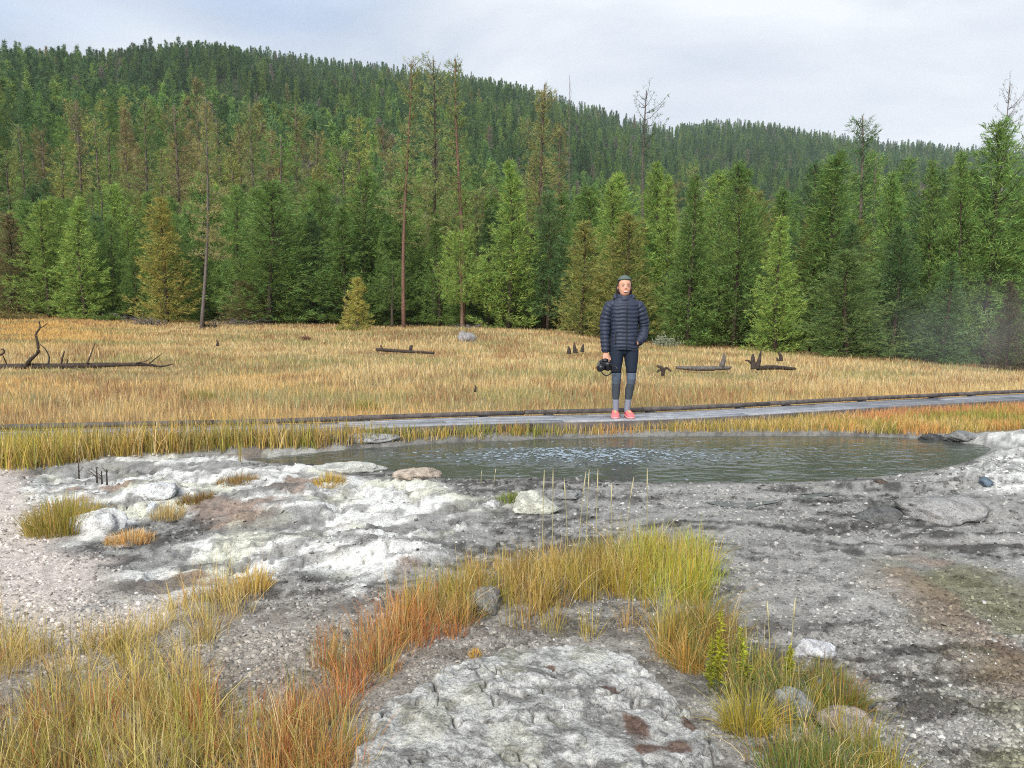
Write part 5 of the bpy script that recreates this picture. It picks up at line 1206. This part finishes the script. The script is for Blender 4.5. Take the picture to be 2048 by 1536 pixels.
    limb(h, [(0.108 * math.cos(t), 0.02 + 0.105 * math.sin(t), 1.445 + 0.020 * math.sin(t)) for t in a], [0.022, 0.034, 0.044, 0.050, 0.044, 0.034, 0.022], 14, 2); obj('hood', h.mesh('hood', True), M['jacket'], person)
    z = MB(); zz = np.linspace(0.82, 1.42, 40); zy = -np.interp(zz, [0.82, 0.86, 1.12, 1.26, 1.34, 1.385, 1.42], [0.128, 0.137, 0.134, 0.138, 0.132, 0.110, 0.092]) - 0.006
    z.tube(np.stack([np.full(40, 0.012), zy, zz], 1), 0.006, 6); obj('zip', z.mesh('zip', True), M['blackp'], person)
    for s in (-1, 1):
        pk = MB(); zz = np.linspace(0.89, 1.03, 8); pk.tube(np.stack([s * 0.118 + 0 * zz, -0.122 - 0.0 * zz, zz], 1), 0.0045, 6); obj('pocket_zip', pk.mesh('pocket_zip', True), M['blackp'], person)
    # leggings in three bands, socks, shoes
    for s, kx, ax in ((-1, -0.088, -0.088), (1, 0.092, 0.05)):
        tab = [(0.90, s * 0.078, 0, 0.096, 0.115), (0.78, s * 0.086, 0, 0.091, 0.108), (0.68, s * 0.092, -0.004, 0.080, 0.094), (0.58, s * 0.094, -0.006, 0.066, 0.080), (0.52, kx, -0.012, 0.058, 0.070), (0.46, kx, -0.016, 0.055, 0.066), (0.41, kx * 0.98, 0.0, 0.049, 0.060), (0.34, (kx * 1.3 + ax * 0.7) / 2, 0.016, 0.054, 0.064), (0.28, (kx + ax) / 2, 0.018, 0.049, 0.058), (0.20, (kx * 0.6 + ax * 1.4) / 2, 0.014, 0.037, 0.043), (0.10, ax, 0.01, 0.033, 0.039)]
        for nm, z0, z1, mt, ex in (('leggings_thigh', 0.90, 0.535, 'legging', 0), ('knee_panel', 0.537, 0.40, 'kneepatch', 0.0015), ('leggings_calf', 0.402, 0.205, 'calf', 0.0006), ('sock', 0.212, 0.055, 'sock', 0.003)):
            T = np.array(tab)[::-1]; mb = MB(); R = []
            for q_ in np.linspace(z0, z1, 12):
                v = [np.interp(q_, T[:, 0], T[:, k]) for k in (1, 2, 3, 4)]
                R.append(ring((v[0], v[1], q_), v[2] + ex, v[3] + ex, 24, 2.1))
            mb.rings(R); obj(nm, mb.mesh(nm, True), M[mt], person)
        fx = ax + s * 0.012
        sh = MB(); R = []
        for yy, w, hh in ((0.085, 0.020, 0.050), (0.075, 0.032, 0.072), (0.04, 0.036, 0.085), (0.0, 0.038, 0.088), (-0.04, 0.041, 0.078), (-0.09, 0.046, 0.064), (-0.14, 0.047, 0.054), (-0.175, 0.038, 0.044), (-0.192, 0.018, 0.030)):
            th = np.arange(20) * 2 * math.pi / 20
            R.append(np.stack([fx + s * 0.12 * -yy * 0.6 + w * np.cos(th), np.full(20, yy), 0.016 + np.maximum(hh - 0.016, 0.01) * (0.5 + 0.5 * np.sign(np.sin(th)) * np.abs(np.sin(th)) ** 0.7)], 1))
        sh.rings(R); so = obj('shoe', sh.mesh('shoe', True), M['shoe'], person)
        so2 = MB(); R = []
        for yy, w in ((0.092, 0.022), (0.075, 0.036), (0.0, 0.041), (-0.09, 0.050), (-0.15, 0.049), (-0.185, 0.036), (-0.198, 0.018)):
            cx = fx + s * 0.12 * -yy * 0.6; R.append([(cx - w, yy, 0), (cx + w, yy, 0), (cx + w, yy, 0.02), (cx - w, yy, 0.02)])
        so2.rings(R); obj('sole', so2.mesh('sole'), M['sole'], so)
        lc = MB()
        for k in range(4):
            yy = -0.035 - 0.022 * k; cx = fx + s * 0.12 * -yy * 0.6; zt = np.interp(yy, [-0.14, -0.09, -0.04, 0], [0.058, 0.067, 0.081, 0.091])
            lc.tube([(cx - 0.024, yy, zt - 0.012), (cx, yy - 0.004, zt), (cx + 0.024, yy, zt - 0.012)], 0.0035, 5)
        obj('laces', lc.mesh('laces', True), M['lace'], so)
    pv = MB(); loft(pv, [(0.745, 0.0, 0, 0.03, 0.06), (0.78, 0.0, 0, 0.10, 0.095), (0.84, 0, 0, 0.165, 0.115), (0.90, 0, 0, 0.165, 0.118)], 28, 2.2); obj('leggings_hip', pv.mesh('leggings_hip', True), M['legging'], person)
    # hair: cap over the skull, parted back from the face, falling behind the ears
    hr = MB(); hv = []
    nu, nv = 30, 18
    for i in range(nv):
        f = i / (nv - 1); zt = 1.706 - 0.21 * f
        rx = np.interp(zt, [1.48, 1.52, 1.56, 1.60, 1.64, 1.67, 1.69, 1.706], [0.066, 0.074, 0.083, 0.085, 0.081, 0.069, 0.049, 0.01]); ry = np.interp(zt, [1.48, 1.52, 1.56, 1.60, 1.64, 1.67, 1.69, 1.706], [0.085, 0.098, 0.105, 0.106, 0.101, 0.087, 0.062, 0.012])
        fr = np.interp(zt, [1.48, 1.58, 1.635, 1.665, 1.706], [1.45, 1.35, 1.10, 0.45, 0.0])        # opening half angle at the face
        t = np.linspace(-math.pi / 2 + fr, 1.5 * math.pi - fr, nu)
        hv.append(np.stack([rx * np.cos(t), 0.008 + ry * np.sin(t), np.full(nu, zt)], 1))
    hv = np.array(hv); i, jx = np.meshgrid(np.arange(nv - 1), np.arange(nu - 1), indexing='ij')
    hr.add(hv.reshape(-1, 3), None, np.stack([i * nu + jx, i * nu + jx + 1, (i + 1) * nu + jx + 1, (i + 1) * nu + jx], -1).reshape(-1, 4))
    for s in (-1, 1): limb(hr, [(s * 0.074, 0.012, 1.60), (s * 0.080, 0.022, 1.55), (s * 0.079, 0.028, 1.51), (s * 0.074, 0.03, 1.47)], [0.010, 0.013, 0.012, 0.008], 10, 5)
    limb(hr, [(0, 0.10, 1.60), (0, 0.115, 1.54), (0, 0.11, 1.46)], [0.04, 0.045, 0.02], 12, 5)
    ho = obj('hair', hr.mesh('hair', True), M['hair'], person)
    sd_ = ho.modifiers.new('thick', 'SOLIDIFY'); sd_.thickness = 0.006; sd_.offset = 1
    hb = MB(); R = []
    t = np.arange(32) * 2 * math.pi / 32
    for k, (zz0, rr_) in enumerate(((1.648, 0.084), (1.660, 0.0835), (1.674, 0.076), (1.688, 0.062), (1.702, 0.042), (1.711, 0.022), (1.714, 0.008))):
        zz = zz0 + 0.010 * -np.sin(t) * (1 - k / 6)
        R.append(np.stack([rr_ * np.cos(t), 0.010 + rr_ * 1.26 * np.sin(t), zz], 1))
    hb.rings(R); obj('headband', hb.mesh('headband', True), M['cap'], person)
    # face
    for s in (-1, 1):
        e = MB(); e.ell((s * 0.030, -0.0885, 1.580), (0.0115, 0.005, 0.0034), 12, 6); eo = obj('eye', e.mesh('eye', True), M['white'], person)
        e = MB(); e.ell((s * 0.030, -0.0935, 1.580), (0.0058, 0.0026, 0.0034), 10, 6); obj('iris', e.mesh('iris', True), M['eye'], eo)
        e = MB(); e.tube([(s * 0.014, -0.0935, 1.587), (s * 0.030, -0.0945, 1.5895), (s * 0.046, -0.083, 1.584)], [0.0014, 0.0018, 0.0012], 5); obj('eyelid', e.mesh('eyelid', True), M['eye'], eo)
        e = MB(); e.tube([(s * 0.012, -0.097, 1.602), (s * 0.030, -0.0945, 1.607), (s * 0.050, -0.078, 1.602)], [0.002, 0.0024, 0.0014], 5); obj('eyebrow', e.mesh('eyebrow', True), M['brow'], person)
    e = MB(); e.tube([(-0.034, -0.080, 1.522), (-0.018, -0.095, 1.510), (0, -0.099, 1.506), (0.018, -0.095, 1.510), (0.034, -0.080, 1.522)], [0.0025, 0.006, 0.0072, 0.006, 0.0025], 8); mo = obj('mouth', e.mesh('mouth', True), M['lip'], person)
    e = MB(); e.tube([(-0.028, -0.092, 1.5185), (-0.014, -0.1025, 1.5115), (0, -0.106, 1.5085), (0.014, -0.1025, 1.5115), (0.028, -0.092, 1.5185)], [0.0012, 0.003, 0.0036, 0.003, 0.0012], 8); obj('teeth', e.mesh('teeth', True), M['white'], mo)
build_person()
def build_camera():
    cx, cy_, cz = -0.235, -0.085, 0.635
    root = empty('photo_camera', (PX + cx, PY + cy_, PZ + cz), 'black photo camera with strap held low in the hand of the person', 'camera')
    root.rotation_euler = (0.25, 0.2, -0.75); root.scale = (1.2, 1.2, 1.2)
    b = MB(); R = []
    for x, s in ((-0.062, 0.86), (-0.058, 1.0), (0.058, 1.0), (0.062, 0.86)): R.append([(x, y * s, z * s) for y, z in ((-0.026, -0.042), (0.026, -0.042), (0.026, 0.034), (0.016, 0.042), (-0.016, 0.042), (-0.026, 0.034))])
    b.rings(R); b.box((0.0, 0.0, 0.052), (0.045, 0.046, 0.026)); obj('body', b.mesh('body'), M['blackp'], root)
    g = MB(); limb(g, [(-0.050, -0.034, -0.036), (-0.050, -0.038, 0.0), (-0.050, -0.032, 0.034)], [0.013, 0.015, 0.013], 10); obj('grip', g.mesh('grip', True), M['greyp'], root)
    l = MB(); l.tube([(0.006, -0.024, -0.004), (0.006, -0.05, -0.004), (0.006, -0.052, -0.004), (0.006, -0.105, -0.004)], [0.032, 0.032, 0.036, 0.034], 20); lo = obj('lens', l.mesh('lens'), M['blackp'], root)
    l = MB(); l.tube([(0.006, -0.1055, -0.004), (0.006, -0.108, -0.004)], [0.028, 0.024], 18); obj('front_glass', l.mesh('front_glass'), M['glass'], lo)
    s = MB(); limb(s, [(0.062, 0, 0.03), (0.10, 0.0, 0.0), (0.085, -0.02, -0.06), (0.03, -0.02, -0.10), (-0.03, -0.01, -0.085), (-0.07, 0, -0.02), (-0.062, 0, 0.03)], [0.006] * 7, 6, 6); obj('strap', s.mesh('strap', True), M['blackp'], root)
    s = MB(); limb(s, [(0.062, 0, 0.034), (0.12, -0.01, 0.03), (0.165, -0.02, 0.01), (0.15, -0.02, -0.02), (0.10, -0.01, -0.02)], [0.005, 0.009, 0.009, 0.006, 0.005], 6, 6); obj('strap', s.mesh('strap', True), M['blackp'], root)
build_camera()

# ------------------------------------------------------------------ haze and drifting steam
def volume_mat(name, density, color, noise=None):
    m = bpy.data.materials.new(name); m.use_nodes = True; t = m.node_tree; t.nodes.clear()
    o = t.nodes.new('ShaderNodeOutputMaterial'); v = t.nodes.new('ShaderNodeVolumePrincipled'); v.inputs['Color'].default_value = (*color, 1); v.inputs['Density'].default_value = density
    v.inputs['Anisotropy'].default_value = 0.2
    t.links.new(v.outputs[0], o.inputs['Volume']); return m
mb = MB(); mb.box((0, 560, 148), (2600, 1300, 306)); hz = obj('haze', mb.mesh('haze'), volume_mat('haze_air', 0.00016, (0.80, 0.90, 1.0))); tag(hz, 'thin bluish haze filling the valley air', 'haze', kind='stuff')

def steam(label, seed, c, r, dens):
    rg = np.random.default_rng(seed); mb = MB(); nu, nv = 28, 18
    ph = np.linspace(-math.pi / 2 + 0.05, math.pi / 2 - 0.05, nv); th = np.arange(nu) * 2 * math.pi / nu
    R = np.stack([np.cos(ph)[:, None] * np.cos(th), np.cos(ph)[:, None] * np.sin(th), np.broadcast_to(np.sin(ph)[:, None], (nv, nu))], -1)
    f = 0.8 + 0.45 * fbm(R[..., 0] * 2 + R[..., 2] * 1.5, R[..., 1] * 2 - R[..., 2], 0.9, 3, seed)
    mb.rings(R * f[..., None] * np.array(r))
    m = bpy.data.materials.new('steam_vapour'); m.use_nodes = True; t = m.node_tree; t.nodes.clear(); N = t.nodes.new; K = t.links.new
    o = N('ShaderNodeOutputMaterial'); v = N('ShaderNodeVolumePrincipled'); v.inputs['Color'].default_value = (0.93, 0.96, 1.0, 1)
    co = N('ShaderNodeTexCoord'); mp_ = N('ShaderNodeMapping'); mp_.inputs['Scale'].default_value = tuple(1.0 / q for q in r); K(co.outputs['Object'], mp_.inputs['Vector'])
    ln = N('ShaderNodeVectorMath'); ln.operation = 'LENGTH'; K(mp_.outputs[0], ln.inputs[0])
    fall = N('ShaderNodeMapRange'); fall.interpolation_type = 'SMOOTHSTEP'; fall.inputs[1].default_value = 0.95; fall.inputs[2].default_value = 0.1; K(ln.outputs['Value'], fall.inputs[0])
    nz = N('ShaderNodeTexNoise'); nz.inputs['Scale'].default_value = 0.7; nz.inputs['Detail'].default_value = 4; K(co.outputs['Object'], nz.inputs['Vector'])
    mr = N('ShaderNodeMapRange'); mr.inputs[1].default_value = 0.35; mr.inputs[2].default_value = 0.7; K(nz.outputs['Fac'], mr.inputs[0])
    mu = N('ShaderNodeMath'); mu.operation = 'MULTIPLY'; K(fall.outputs[0], mu.inputs[0]); K(mr.outputs[0], mu.inputs[1])
    m2 = N('ShaderNodeMath'); m2.operation = 'MULTIPLY'; m2.inputs[1].default_value = dens; K(mu.outputs[0], m2.inputs[0]); K(m2.outputs[0], v.inputs['Density'])
    K(v.outputs[0], o.inputs['Volume'])
    tag(obj('steam', mb.mesh('steam', True), m, loc=c), label, 'steam', kind='stuff')
x_, y_ = onz(1990, 740, 0.0)
steam('faint white steam drifting before the trees at the right edge', 971, tuple(px3(1985, 660, 17.0)), (3.4, 3.0, 1.7), 0.065)
